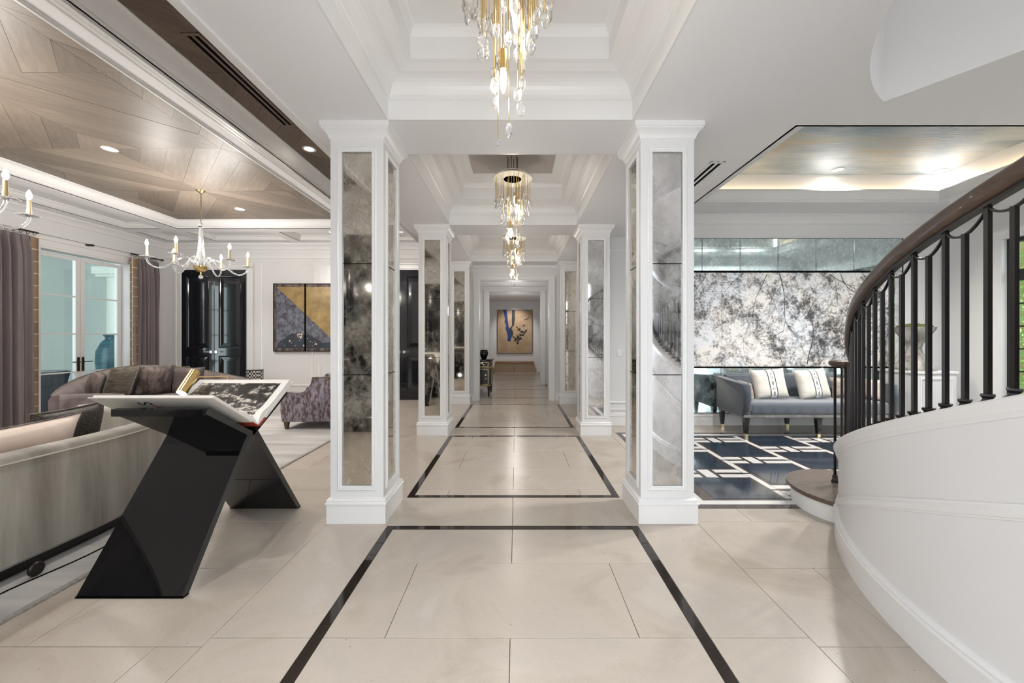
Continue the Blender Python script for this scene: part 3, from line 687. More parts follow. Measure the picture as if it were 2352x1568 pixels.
# side room raised ceiling with painted tray
TA = (2.75, 6.28, 3.3, 5.72)
m = MB(); m.box(2.2, TA[0], 3.02, YM, ZR, ZR+.1); m.box(TA[1], XR, 3.02, YM, ZR, ZR+.1); m.box(TA[0], TA[1], 3.02, TA[2], ZR, ZR+.1); m.box(TA[0], TA[1], TA[3], YM, ZR, ZR+.1)
sr = m.build('ceiling_side_room', 'ceiling_white', **ST)
crown(rect(*TA, ZR), [(0, 0), (.006, .012), (.02, .018), (.022, .03), (.03, .035), (.05, .055), (.065, .09), (.09, .125), (.10, .13), (.10, .15), (.04, .155), (-.01, .155), (-.01, 0)], par=sr)
MB().box(TA[0]-.05, TA[1]+.05, TA[2]-.05, TA[3]+.05, ZR+.42, ZR+.44).build('painted_panel', 'silver_leaf', sr)
m = MB()
for x0, x1, y0, y1 in ((TA[0]-.06, TA[0]-.04, TA[2], TA[3]), (TA[1]+.04, TA[1]+.06, TA[2], TA[3]), (TA[0], TA[1], TA[2]-.06, TA[2]-.04), (TA[0], TA[1], TA[3]+.04, TA[3]+.06)): m.box(x0, x1, y0, y1, ZR+.09, ZR+.43)
m.build('cove_side', 'ceiling_white', sr)
for x0, x1, y, in ((TA[0]+.1, TA[1]-.1, TA[3]-.02),):
    light('rim_fill', 'AREA', ((x0+x1)/2, y-.0, ZR+.165), 1.5, (1, .76, .45), (PI, 0, 0), shape='RECTANGLE', size=x1-x0, size_y=.05)  # added strips stand in for blurred window reflections along the panel rim
light('rim_fill', 'AREA', (TA[1]-.03, (TA[2]+TA[3])/2, ZR+.165), 1.1, (1, .76, .45), (PI, 0, PI/2), shape='RECTANGLE', size=TA[3]-TA[2]-.2, size_y=.05)
light('rim_fill', 'AREA', (TA[0]+.03, (TA[2]+TA[3])/2, ZR+.165), .6, (1, .76, .45), (PI, 0, PI/2), shape='RECTANGLE', size=TA[3]-TA[2]-.2, size_y=.05)
# ------------------------------------------------------------------ mirrored pillars
CAPP = [(0, 0), (.004, .010), (.010, .014), (.014, .03), (.020, .045), (.034, .062), (.05, .075), (.05, .085), (.058, .09), (.058, .125), (0, .125)]
FACE = {'front': ((0, -1, 0), lambda cx, cy, hx, hy: (Vector((cx-hx, cy-hy, 0)), Vector((1, 0, 0)), 2*hx)),
        'back': ((0, 1, 0), lambda cx, cy, hx, hy: (Vector((cx+hx, cy+hy, 0)), Vector((-1, 0, 0)), 2*hx)),
        'right': ((1, 0, 0), lambda cx, cy, hx, hy: (Vector((cx+hx, cy-hy, 0)), Vector((0, 1, 0)), 2*hy)),
        'left': ((-1, 0, 0), lambda cx, cy, hx, hy: (Vector((cx-hx, cy+hy, 0)), Vector((0, -1, 0)), 2*hy))}
def pillar(x0, x1, y0, y1, label, mats, faces=('front', 'back', 'left', 'right'), group='white pillars with antique mirror panels'):
    # x0..y1 is the footprint of the plinth
    t = empty('mirrored_pillar', ((x0+x1)/2, (y0+y1)/2, 0), label, 'pillar', group)
    q = .022; X0, X1, Y0, Y1 = x0+q, x1-q, y0+q, y1-q
    cx, cy, hx, hy = (X0+X1)/2, (Y0+Y1)/2, (X1-X0)/2, (Y1-Y0)/2
    m = MB(); e = .016; m.box(X0+e, X1-e, Y0+e, Y1-e, 0, ZC)
    zb, zt = .284, 2.879
    for f_ in faces:
        n, g = FACE[f_]; n = Vector(n); o, u, L = g(cx, cy, hx, hy)
        st = min(.088, L*.23); fr0, fr1 = st, L-st
        def slab(a, b, z0, z1):
            if f_ in ('left', 'right'): a, b = max(a, e), min(b, L-e)
            p = [o+u*a+Vector((0, 0, z0)), o+u*b+Vector((0, 0, z0)), o+u*b+Vector((0, 0, z1)), o+u*a+Vector((0, 0, z1))]
            m.prism(p, -n*e)
        slab(0, fr0, .15, ZC); slab(fr1, L, .15, ZC); slab(fr0, fr1, .15, zb); slab(fr0, fr1, zt, ZC)
    sh = m.build('shaft', 'white', t)
    for f_ in faces:
        n, g = FACE[f_]; n = Vector(n); o, u, L = g(cx, cy, hx, hy)
        st = min(.088, L*.23); fr0, fr1 = st, L-st; Zv = Vector((0, 0, 1))
        c4 = [o+u*fr0+Zv*zb, o+u*fr1+Zv*zb, o+u*fr1+Zv*zt, o+u*fr0+Zv*zt]
        MB().frame(c4, n, [(.002, -.012), (.002, .006), (-.010, .010), (-.016, .005), (-.026, .009), (-.034, .004), (-.036, 0), (-.036, -.012)]).build('moulding', 'white_trim', t, 30)
        zz = [zb, 1.146, 2.012, zt]
        MB().prism([o+u*(fr0)-n*.0155+Zv*zb, o+u*fr1-n*.0155+Zv*zb, o+u*fr1-n*.0155+Zv*zt, o+u*fr0-n*.0155+Zv*zt], -n*.002).build('backing', 'black', t)
        for a, b in zip(zz, zz[1:]):
            g_ = .0035
            p = [o+u*(fr0+g_)-n*.010+Zv*(a+g_), o+u*(fr1-g_)-n*.010+Zv*(a+g_), o+u*(fr1-g_)-n*.010+Zv*(b-g_), o+u*(fr0+g_)-n*.010+Zv*(b-g_)]
            MB().prism(p, -n*.004).build('mirror_pane', mats.get(f_, mats['d']), t)
    r4 = rect(X0, X1, Y0, Y1, 0)
    MB().frame(r4, (0, 0, 1), [(-a, b) for a, b in BASEP]).build('plinth', 'white_trim', t, 35)
    MB().frame(rect(X0, X1, Y0, Y1, ZC-.125), (0, 0, 1), [(-a, b) for a, b in CAPP]).build('capital', 'white_trim', t, 35)
    return t
wm_ = {'d': 'mirror_warm'}; cm_ = {'d': 'mirror_cool', 'left': 'mirror_warm'}
pillar(-1.466, -1.010, 2.968, 3.424, 'nearest mirrored pillar on the left side of the hallway', wm_)
pillar(-1.466, -1.010, 5.655, 6.111, 'middle left mirrored pillar, beside the black double door', wm_)
pillar(-1.466, -1.010, 8.345, 8.80, 'farthest mirrored pillar on the left, against the portal wall', wm_, ('front', 'left', 'right'))
pillar(.944, 1.402, 2.968, 3.424, 'nearest mirrored pillar on the right, beside the staircase', cm_)
pillar(.944, 1.402, 5.655, 6.111, 'middle right mirrored pillar, beside the light switch', cm_)
pillar(.944, 1.402, 8.345, 8.80, 'farthest mirrored pillar on the right, against the portal wall', wm_, ('front', 'left'))
# ------------------------------------------------------------------ mirror wall panels and mural
t = empty('antique_mirror', (4.3, YM, 1.6), 'antiqued mirror panels framing the blossom mural above and below', 'mirror')
YMi = YM-.022
MB().box(2.40, 6.36, YM-.016, YM, .198, 3.07).build('backing', 'black', t)
jx = [2.42, 3.05, 3.674, 4.297, 4.921, 5.544, 6.34]
for a, b in zip(jx, jx[1:]): MB().rbox(a+.002, b-.002, YMi, YM-.014, 2.535, 3.062, .004, 1).build('mirror_pane', 'mirror_teal', t)
jb = [2.42, 3.36, 4.295, 5.23, 6.34]
for a, b in zip(jb, jb[1:]): MB().rbox(a+.002, b-.002, YMi, YM-.014, .205, .94, .004, 1).build('mirror_pane', 'mirror_teal', t)
MB().rbox(6.14, 6.335, YMi, YM-.014, .945, 2.53, .004, 1).build('mirror_pane', 'mirror_cool', t)
art = empty('blossom_mural', (4.3, YM-.03, 1.7), 'large white and grey blossoming tree mural on the wall behind the blue sofa', 'artwork')
for a, b in zip([2.42, 3.36, 4.295, 5.23], [3.36, 4.295, 5.23, 6.125]): MB().rbox(a+.0012, b-.0012, YM-.05, YM-.017, .965, 2.50, .003, 1).build('panel', 'blossom', art)
rnd = random.Random(3)
def branch(m, p, ang, ln, r, depth):
    pts = [Vector(p)]; a = ang
    n = 7
    for i in range(n):
        a += rnd.uniform(-.35, .35); q = pts[-1]+Vector((math.cos(a), 0, math.sin(a)))*ln/n
        q.x = min(max(q.x, 2.46), 6.08); q.z = min(max(q.z, .99), 2.47); pts.append(q)
        if depth and rnd.random() < .45: branch(m, q, a+rnd.choice((-1, 1))*rnd.uniform(.4, 1.0), ln*.5, r*.6, depth-1)
    vs = []; fs = []
    for i, p_ in enumerate(pts):
        t_ = (pts[min(i+1, n)]-pts[max(i-1, 0)]).normalized(); sd = Vector((t_.z, 0, -t_.x)); rr = r*.9*(1-.75*i/n)
        vs += [p_+sd*rr+Vector((0, -.0012, 0)), p_-sd*rr+Vector((0, -.0012, 0))]
    for i in range(n): fs.append((2*i, 2*i+1, 2*i+3, 2*i+2))
    m.add(vs, fs)
m = MB(); y_ = YM-.0502
for p, a, l_, r_ in ((4.75, PI/2, 1.2, .008), (4.35, PI/2+.2, .7, .005), (5.5, PI/2-.2, .8, .005)): branch(m, (p, y_, 1.0), a, l_, r_, 2)
for p, a, l_, r_ in ((2.85, -PI/2-.1, .9, .006), (4.3, -PI/2+.5, 1.1, .008), (4.1, -PI/2-.7, 1.0, .006), (5.1, -.35, .9, .006), (5.3, -PI/2+.6, .8, .006), (3.7, -2.3, .7, .005), (3.1, -2.0, .8, .005)): branch(m, (p, y_, 2.48), a, l_, r_, 2)
m.build('painted_branches', 'ink', art, kind='stuff')
# ------------------------------------------------------------------ staircase
CX, CY = 4.3, 1.23
def cp(th, r, z=0): a = math.radians(th); return Vector((CX+r*math.cos(a), CY+r*math.sin(a), z))
def wtop(th): return max(.30, 1.229+.0163*(th-177))
RT = [(126, 1.24), (129, 1.26), (134, 1.36), (139, 1.475), (147.6, 1.677), (155, 1.80), (161.3, 1.899), (166, 1.965), (171.2, 2.034), (175.4, 2.09), (320, 2.09+.0163*144.6)]
def rtop(th):
    for (a, za), (b, zb) in zip(RT, RT[1:]):
        if th <= b: return za+(zb-za)*(th-a)/(b-a)
    return RT[-1][1]
stair = empty('staircase', (CX, CY, 0), 'curved white staircase sweeping up along the right side', 'staircase')
T0, T1 = 131.5, 284
ths = [T0+(T1-T0)*i/140 for i in range(141)]
RO, RI = 2.51, 2.37
m = MB(); rings = [[cp(t, RO, 0), cp(t, RO, wtop(t)), cp(t, RI, wtop(t)), cp(t, RI, 0)] for t in ths]; m.loft(rings); m.build('stringer_wall', 'white', stair, 30)
m = MB(); m.loft([[cp(t, r, wtop(t)+z) for r, z in ((RO-.001, -.075), (RO+.006, -.072), (RO+.009, -.060), (RO+.016, -.050), (RO+.018, -.03), (RO+.026, -.018), (RO+.028, -.004), (RO+.022, .004), (RI-.02, .004), (RI-.02, -.02), (RI+.001, -.03))] for t in ths]); m.build('stringer_cap', 'white_trim', stair, 30)
def band(t): return .22+.0161*(t-140)
m = MB(); m.loft([[cp(t, r, band(t)+z) for r, z in ((RO-.002, -.034), (RO+.006, -.030), (RO+.006, -.022), (RO+.012, -.020), (RO+.018, -.006), (RO+.018, .006), (RO+.008, .022), (RO+.010, .030), (RO-.002, .032))] for t in ths if t > 139]); m.build('band_moulding', 'white_trim', stair, 30)
m = MB(); m.loft([[cp(t, RO+a-.001, b) for a, b in BASEP] for t in ths]); m.build('skirting', 'white_trim', stair, 35)
m = MB(); m.loft([[cp(t, 1.34, 0), cp(t, 1.34, wtop(t)), cp(t, 1.26, wtop(t)), cp(t, 1.26, 0)] for t in ths[::2]]); m.build('inner_stringer', 'white', stair, 30)
NS = 15; dth = (T1-T0)/NS
for k in range(NS):
    a, b = T0+k*dth, T0+(k+1)*dth; z = .17*(k+2)
    st_ = MB(); rr = [(a-1.0)+(b-a+1.0)*i/6 for i in range(7)]
    st_.loft([[cp(q, RI, z-.035), cp(q, RI, z), cp(q, 1.34, z), cp(q, 1.34, z-.035)] for q in rr]).build('tread', 'oak_step', stair, 30)
    MB().loft([[cp(q, 2.25, z), cp(q, 2.25, z+.008), cp(q, 1.46, z+.008), cp(q, 1.46, z)] for q in rr]).build('carpet_runner', 'runner', stair, 30)
    MB().loft([[cp(q, RI, z-.17), cp(q, RI, z-.035), cp(q, 1.34, z-.035), cp(q, 1.34, z-.17)] for q in (a, a+.8)]).build('riser', 'white_trim', stair)
m = MB(); m.loft([[cp(t, 2.72, 0), cp(t, 2.72, ZC), cp(t, 2.67, ZC), cp(t, 2.67, 0)] for t in range(222, 303, 4)]); m.build('wall_stair_back', 'white', **ST)
# bullnose first step
BC = Vector((2.84, 3.22, 0))
def bull(r, n=30):
    C2 = cp(126.3, 1.85)          # step line
    pts = []
    ax = Vector((math.cos(math.radians(126.3)), math.sin(math.radians(126.3)), 0)); tn = Vector((-ax.y, ax.x, 0))
    for i in range(n+1):
        a = -PI/2-.25+(PI+.5)*i/n; pts.append(BC+ax*math.cos(a)*r-tn*math.sin(a)*r)
    inn = cp(126.3, 1.25); pts += [inn-tn*r, inn+tn*(r+.25), cp(132.5, 2.3)+ax*.05]
    return pts
MB().prism([p+Vector((0, 0, 0)) for p in bull(.445)], (0, 0, .135)).build('first_riser', 'white_trim', stair, 30)
MB().prism([p+Vector((0, 0, .135)) for p in bull(.47)], (0, 0, .016)).build('tread', 'oak_step', stair, 30)
MB().prism([p+Vector((0, 0, .151)) for p in bull(.48)], (0, 0, .022)).build('tread', 'oak_step', stair, 30)
# railing
rail = empty('stair_railing', (CX, CY, 0), 'dark iron balustrade with curved wooden handrail on the staircase', 'railing')
RB = 2.44
tr_ = [128+(T1-4-128)*i/130 for i in range(131)]
HP = [(-.032, -.035), (-.036, -.015), (-.030, .0), (-.034, .012), (-.026, .03), (0, .038), (.026, .03), (.034, .012), (.030, 0), (.036, -.015), (.032, -.035), (.018, -.045), (-.018, -.045)]
MB().ribbon([cp(t, RB, rtop(t)-.038) for t in tr_], HP).build('handrail', 'oak_rail', rail, 50)
MB().ribbon([cp(t, RB, rtop(t)-.092) for t in tr_[3:]], [(-.014, -.008), (.014, -.008), (.014, .010), (-.014, .010)]).build('under_rail', 'iron', rail, 30)
MB().lathe([(0, 0), (.08, 0), (.098, .012), (.104, .028), (.10, .046), (.085, .055), (0, .06)], (2.83, 3.33, 1.185), 32).build('volute', 'oak_rail', rail, 40)
bal_me = None; spacing = 2.11; k0 = int((146.96-131.6)/spacing)
k0 = 17; angs = [168.63+(i-k0)*spacing for i in range(0, int((T1-6-132.8)/spacing)+1)]
sb = MB().box(RB-.0085, RB+.0085, -.0085, .0085, 0, 1); tmp = sb.build('baluster', 'iron'); bal_me = tmp.data; bpy.data.objects.remove(tmp)
sh = MB(); sh.lathe([(.038, -.024), (.038, .008), (.026, .016), (.019, .028), (.028, .038), (.028, .046), (.0, .047)], (RB, 0, 0), 4)
tmp = sh.build('shoe', 'iron'); shoe_me = tmp.data; bpy.data.objects.remove(tmp)
tall_idx = lambda i: (i-k0) % 2 == 0
# measured: tall bars at px 2178 and 2277, short ones between
for i, th in enumerate(angs):
    z0 = wtop(th)+.004; tall = ((i-k0) % 2 == 0)
    top = rtop(th)-(.095 if tall else .155)
    b_ = inst('baluster', bal_me, (CX, CY, z0), rail, math.radians(th), (1, 1, top-z0))
    s_ = inst('shoe', shoe_me, (CX, CY, z0), rail, math.radians(th))
    if tall and i+2 < len(angs):
        th2 = angs[i+2]; pts = []
        for q in range(9):
            u = q/8; tt = th+(th2-th)*u; pts.append(cp(tt, RB, rtop(tt)-.098-.062*math.sin(PI*u)**.75))
        MB().ribbon(pts, [(-.006, -.005), (.006, -.005), (.006, .004), (-.006, .004)]).build('scallop', 'iron', rail, 30)
for dx, dy, s_ in ((-.035, .05, .007), (.012, -.02, .014), (.055, .03, .007), (.06, .09, .007)):
    x, y = 2.825+dx, 3.32+dy
    MB().box(x-s_, x+s_, y-s_, y+s_, .173, 1.19).build('newel_bar', 'iron', rail)
    MB().lathe([(.034, .172), (.034, .19), (.026, .2), (.022, .215), (.026, .225), (.02, .235), (0, .236)], (x, y, 0), 4).build('shoe', 'iron', rail)
# ------------------------------------------------------------------ crystal hallway fixtures
def crystal_mesh(seed, l=.072, w_=.040):
    r = random.Random(seed); bm = bmesh.new(); bmesh.ops.create_icosphere(bm, subdivisions=2 if l > .05 else 1, radius=1)
    for v in bm.verts:
        k = 1+r.uniform(-.13, .13); v.co = Vector((v.co.x*w_/2*k, v.co.y*w_*.36*k, v.co.z*l/2*(1+.04*r.random())-l/2))
    me = bpy.data.meshes.new('crystal'); bm.to_mesh(me); bm.free(); me.materials.append(MATS['crystal']); return me
CM = [crystal_mesh(i) for i in range(4)]; CS = crystal_mesh(9, .036, .034)
wb_ = MB().tube([(0, 0, 0), (0, 0, 1)], .0022, 6); tmp = wb_.build('hanging_wire', 'brass', smooth=40); WM = tmp.data; bpy.data.objects.remove(tmp)
tmp = MB().tube([(0, 0, 0), (0, 0, 1)], .0038, 8).build('drop_rod', 'rod_dark', smooth=40); RM = tmp.data; bpy.data.objects.remove(tmp)
ZRING = 3.318
def crystal_fixture(yc, label):
    xc = -.045
    t = empty('crystal_chandelier', (xc, yc, ZRING), label, 'chandelier', 'crystal drop fixtures hanging along the hallway')
    zt = ZC+.485
    for k in range(6):
        a = k*PI/3+.3; inst('drop_rod', RM, (xc+.062*math.cos(a), yc+.05*math.sin(a), ZRING+.05), t, 0, (1, 1, zt-ZRING-.05))
    MB().lathe([(.105, -.006), (.232, -.006), (.232, .006), (.105, .006), (.105, -.006)], (xc, yc, ZRING), 48).build('ring_plate', 'ring_metal', t, 30)
    m = MB().lathe([(0, .045), (.165, .045), (.165, .055), (0, .055)], (xc, yc, ZRING), 40); m.build('top_plate', 'ring_metal', t, 30)
    m = MB()
    for k in range(16):
        a = k*PI/8; m.tube([(xc+.15*math.cos(a), yc+.15*math.sin(a), ZRING+.006), (xc+.15*math.cos(a), yc+.15*math.sin(a), ZRING+.05)], .003, 5)
    m.build('spacer_pins', 'dark_brass', t, 30, kind='stuff')
    S = .000456
    near = [(150, 180), (215, 120), (315, 310), (355, 160), (385, 260), (430, 320), (310, 430), (298, 570), (360, 545), (510, 610), (550, 430), (590, 400), (440, 780), (440, 900), (450, 1075), (595, 1375),
            (690, 1000), (735, 885), (720, 1150), (745, 700), (760, 590), (840, 500), (805, 420), (865, 340), (850, 230), (890, 170), (975, 210), (1015, 165), (540, 45), (150, 30), (795, 25), (720, 420)]
    r = random.Random(5)
    cr = []
    for x, y in near:
        X = -.307+x*S; Z = 3.066-y*S; dm = max(.0, .225**2-(X-(-.045))**2)**.5; zf = (Z-2.38)/.7; dy = r.uniform(-1, 1)*dm*min(1, .25+zf*.8)
        k = (1.863+dy)/1.863; cr.append((X*k-xc, dy, HC+(Z-HC)*k+.035))
    for k in range(20):
        a = k*PI/10+.1; rr = .21 if k % 2 else .175; cr.append((rr*math.cos(a), rr*math.sin(a), 3.02+.10*r.random()+(.06 if k % 3 == 0 else 0)))
    for k in range(8):
        a = k*PI/4+.4; rr = .12; cr.append((rr*math.cos(a), rr*math.sin(a), 2.86+.12*r.random()))
    cr.append((-.089+.045+.0, .0, 2.395))
    for i, (dx, dy, z) in enumerate(cr):
        me = CS if i == len(cr)-1 else CM[i % 4]
        inst('crystal', me, (xc+dx, yc+dy, z), t, r.uniform(0, 6.28)); inst('hanging_wire', WM, (xc+dx, yc+dy, z-.004), t, 0, (1, 1, ZRING-z))
    for dx, dy, z, pw_ in ((.03, .03, 3.13, .8), (.044, -.01, 3.02, .8), (-.018, 0, 2.74, 4.0)):
        m = MB(); m.tube([(xc+dx, yc+dy, z+.04), (xc+dx, yc+dy, ZRING)], .004, 8); m.lathe([(.0, -.01), (.0185, -.01), (.0185, .085), (.010, .09), (0, .09)], (xc+dx, yc+dy, z), 14); s_ = m.build('lamp_socket', 'brass', t, 40)
        MB().lathe([(0, -.125), (.008, -.112), (.016, -.08), (.018, -.05), (.014, -.02), (.012, -.008), (0, -.008)], (xc+dx, yc+dy, z), 14).build('bulb', 'bulb', s_, 60)
        light('chandelier_lamp', 'POINT', (xc+dx, yc+dy, z-.15), pw_, WARM, shadow_soft_size=.05)
    return t
crystal_fixture(1.863, 'nearest crystal drop chandelier, cut by the top of the picture')
crystal_fixture(4.563, 'middle crystal drop chandelier with its brass ring below a taupe plate')
crystal_fixture(7.28, 'farthest crystal drop chandelier in front of the hallway portal')
# ------------------------------------------------------------------ living room chandeliers
def arm_chandelier(yc, rot0, label):
    xc = -5.03
    t = empty('glass_arm_chandelier', (xc, yc, ZW), label, 'chandelier', 'glass arm chandeliers over the living room')
    MB().lathe([(0, -.035), (.03, -.034), (.05, -.022), (.068, -.012), (.072, -.002), (0, -.002)], (xc, yc, ZW-.006), 24).build('canopy', 'brass', t, 40)
    m = MB(); z = ZW-.035; k = 0
    while z > 3.27:
        ring = []
        for q in range(10):
            a = q*PI/5; u, v = .011*math.cos(a), .021*math.sin(a); ring.append((xc+(u if k % 2 else 0), yc+(0 if k % 2 else u), z-.021+v))
        m.tube(ring, .003, 5, True); z -= .033; k += 1
    m.build('chain', 'dark_brass', t, 40)
    MB().lathe([(0, 3.27), (.012, 3.268), (.03, 3.25), (.034, 3.235), (.028, 3.215), (.012, 3.205), (0, 3.205)], (xc, yc, 0), 16).build('crystal_ball', 'crystal', t)
    MB().lathe([(0, 3.205), (.034, 3.204), (.036, 3.194), (0, 3.19)], (xc, yc, 0), 16).build('collar', 'rod_dark', t, 40)
    MB().lathe([(0, 3.19), (.020, 3.188), (.026, 3.10), (.042, 2.85), (.060, 2.70), (.060, 2.62), (.045, 2.56), (0, 2.555)], (xc, yc, 0), 16).build('glass_body', 'arm_glass', t, 60)
    MB().lathe([(0, 2.575), (.096, 2.575), (.095, 2.55), (.078, 2.515), (.045, 2.49), (.012, 2.482), (.010, 2.44), (0, 2.44)], (xc, yc, 0), 24).build('bowl', 'brass', t, 40)
    MB().lathe([(0, 2.44), (.012, 2.435), (.032, 2.41), (.030, 2.39), (.010, 2.372), (0, 2.37)], (xc, yc, 0), 8).build('finial', 'crystal', t)
    for k in range(6):
        a = math.radians(rot0+60*k); c_, s_ = math.cos(a), math.sin(a)
        pr = [(.05, 2.575), (.09, 2.64), (.15, 2.69), (.21, 2.685), (.30, 2.62), (.38, 2.545), (.46, 2.495), (.54, 2.50), (.595, 2.545), (.62, 2.60), (.622, 2.635)]
        pts = []
        for i in range(len(pr)-1):
            p0, p1, p2, p3 = pr[max(i-1, 0)], pr[i], pr[i+1], pr[min(i+2, len(pr)-1)]
            for q in range(3):
                u = q/3; f = lambda j: .5*((2*p1[j])+(-p0[j]+p2[j])*u+(2*p0[j]-5*p1[j]+4*p2[j]-p3[j])*u*u+(-p0[j]+3*p1[j]-3*p2[j]+p3[j])*u**3)
                pts.append((f(0), f(1)))
        pts.append(pr[-1])
        arm = MB().tube([(xc+r_*c_, yc+r_*s_, z) for r_, z in pts], .0125, 10).build('arm', 'arm_glass', t, 60)
        x, y = xc+.622*c_, yc+.622*s_
        MB().lathe([(0, 2.632), (.088, 2.638), (.09, 2.646), (0, 2.648)], (x, y, 0), 6).build('drip_plate', 'arm_glass', arm)
        MB().lathe([(0, 2.645), (.019, 2.646), (.019, 2.70), (.015, 2.702), (.015, 2.80), (.010, 2.802), (0, 2.803)], (x, y, 0), 14).build('candle', 'candle', arm, 40)
        MB().lathe([(0, 2.802), (.010, 2.803), (.020, 2.825), (.022, 2.842), (.014, 2.872), (.004, 2.896), (0, 2.898)], (x, y, 0), 14).build('bulb', 'flame_bulb', arm, 60)
    for a in (0, 2.1, 4.2): light('chandelier_lamp', 'POINT', (xc+.5*math.cos(a), yc+.5*math.sin(a), 2.98), 15, WARM, shadow_soft_size=.12)
    return t
arm_chandelier(6.135, 43, 'whole glass arm chandelier with candle bulbs hanging over the far sofa')
arm_chandelier(3.22, 10, 'glass arm chandelier cut by the left edge, only two candles showing')
downlight(-5.04, 4.77, ZW-.008, 'recessed downlight in the wood ceiling near its left side', 75)
downlight(-5.03, 7.0, ZW-.008, 'recessed downlight in the wood ceiling behind the glass chandelier', 75)
downlight(-2.568, 4.77, ZW-.008, 'recessed downlight in the dark wood strip left of the nearest pillar', 40)
downlight(-2.5, 8.3, ZL+.115, 'recessed downlight in the white coffer over the far double door', 25)
downlight(-4.0, 8.32, ZL+.115, 'recessed downlight in the white coffer over the gold artwork', 25)
x, y = P(1924, 389, 4.55)[0], 4.55
zs = ZR+.42
for (px, py), lb in (((1924, 389), 'recessed downlight in the painted ceiling, the left one'), ((2162, 391), 'recessed downlight in the painted ceiling, nearer the right wall')):
    Y = (zs-HC)*F/(VY-py); downlight((px-VX)*Y/F, Y, zs-.001, lb, 75, .05, (1, .97, .94), sz=2.4)
for x_, w__ in ((3.3, 'left'), (4.5, 'middle'), (5.6, 'right')): downlight(x_, 3.75, zs-.001, 'added unseen downlight near the front edge of the painted ceiling, the %s one' % w__, 95, .05, (1, .97, .94), sz=2.5)  # front row added out of sight to brighten the side room
downlight(-2.568, 1.5, ZW-.008, 'added out-of-view downlight in the dark wood strip above the near sofa', 50)  # added outside the view to lift the dark left foreground
downlight(-5.04, 2.4, ZW-.008, 'added out-of-view downlight in the wood ceiling before the left cut chandelier', 70)  # second added light outside the view, brightens the living side
# ------------------------------------------------------------------ rug
rug = MB().rbox(-7.45, -2.60, .7, 7.6, .0005, .013, .004, 1).build('rug', 'rug_grey', label='large pale grey rug under the living room seating', cat='rug')
MB().frame(rect(-7.455, -2.572, .672, 7.628, 0), (0, 0, 1), [(0, 0), (0, .012), (.03, .015), (.03, 0)]).build('binding', 'rug_edge', rug)
# ------------------------------------------------------------------ foreground curved sofa
def spline(pts, n=6):
    out = []; pts = [Vector(p) for p in pts]
    for i in range(len(pts)-1):
        p0, p1, p2, p3 = pts[max(i-1, 0)], pts[i], pts[i+1], pts[min(i+2, len(pts)-1)]
        for q in range(n):
            u = q/n; out.append(.5*((2*p1)+(-p0+p2)*u+(2*p0-5*p1+4*p2-p3)*u*u+(-p0+3*p1-3*p2+p3)*u**3))
    return out+[pts[-1]]
def offs(path, d):   # to the left of travel
    o = []
    for i, p in enumerate(path):
        t = path[min(i+1, len(path)-1)]-path[max(i-1, 0)]; t.z = 0; t.normalize(); o.append(p+Vector((-t.y, t.x, 0))*d)
    return o
sofa = empty('curved_sofa', (-3.4, 2.3, 0), 'near curved sofa in stone grey velvet, seen from behind', 'sofa')
pb = spline([(-3.30, .42, 0), (-3.02, .9, 0), (-2.93, 1.6, 0), (-2.925, 2.3, 0), (-2.94, 2.9, 0), (-3.06, 3.35, 0), (-3.36, 3.72, 0), (-3.85, 3.95, 0), (-4.4, 4.0, 0)], 6)
rings = []
for i, p in enumerate(pb):
    t = pb[min(i+1, len(pb)-1)]-pb[max(i-1, 0)]; t.normalize(); l = Vector((-t.y, t.x, 0)); u = i/(len(pb)-1)
    h = .775-.03*math.sin(u*PI*.8); sec = [(.05, .085), (.0, .12), (-.0, .30), (.01, h-.06), (.018, h-.018), (.05, h), (.12, h+.002), (.165, h-.02), (.18, h-.06), (.19, .40), (.19, .085)]
    rings.append([p+l*a+Vector((0, 0, z)) for a, z in sec])
m = MB(); m.loft(rings); m.build('backrest', 'velvet_stone', sofa, 50)
wp_ = [r[3]+Vector((0, 0, .014)) for r in rings]; MB().tube([p-Vector((-.0, 0, 0)) for p in wp_], .006, 6).build('piping', 'piping', sofa, 60)
ps = offs(pb, .19); rings = []
for i, p in enumerate(ps):
    t = ps[min(i+1, len(ps)-1)]-ps[max(i-1, 0)]; t.normalize(); l = Vector((-t.y, t.x, 0))
    W_ = .60 if i < 36 else .45
    rings.append([p+l*a+Vector((0, 0, z)) for a, z in [(.005, .085), (.005, .40), (.06, .43), (W_-.08, .435), (W_-.02, .41), (W_, .36), (W_, .085)]])
MB().loft(rings).build('seat', 'velvet_mauve', sofa, 50)
MB().loft([[p+Vector((0, 0, z))-0*p for p in (q, r_)]+[r_+Vector((0, 0, .065)), q+Vector((0, 0, .065))] for q, r_ in zip([x_+Vector((0, 0, .02)) for x_ in offs(pb, .07)], [x_+Vector((0, 0, .02)) for x_ in offs(pb, .60)]) for z in (0,)]).build('plinth', 'iron', sofa, 30)
x, _, z = P(112, 1296, 2.30)
o = MB().lathe([(0, -.012), (.035, -.012), (.042, -.004), (.042, .004), (.035, .012), (0, .012)], (0, 0, 0), 20).build('caster', 'iron', None, 40)
o.parent = sofa; o.rotation_euler = (0, PI/2, 0); o.location = Vector((-2.87, 2.30, .056))-sofa.location
tag(MB().tube(spline([(-2.80, 1.2, .017), (-2.78, 1.7, .017), (-2.86, 2.1, .017), (-2.80, 2.5, .017), (-2.82, 2.9, .017), (-2.9, 3.2, .017)], 6), .004, 6).build('power_cable', 'black', None, 60), 'thin black cable lying on the rug under the near sofa back', 'cable')
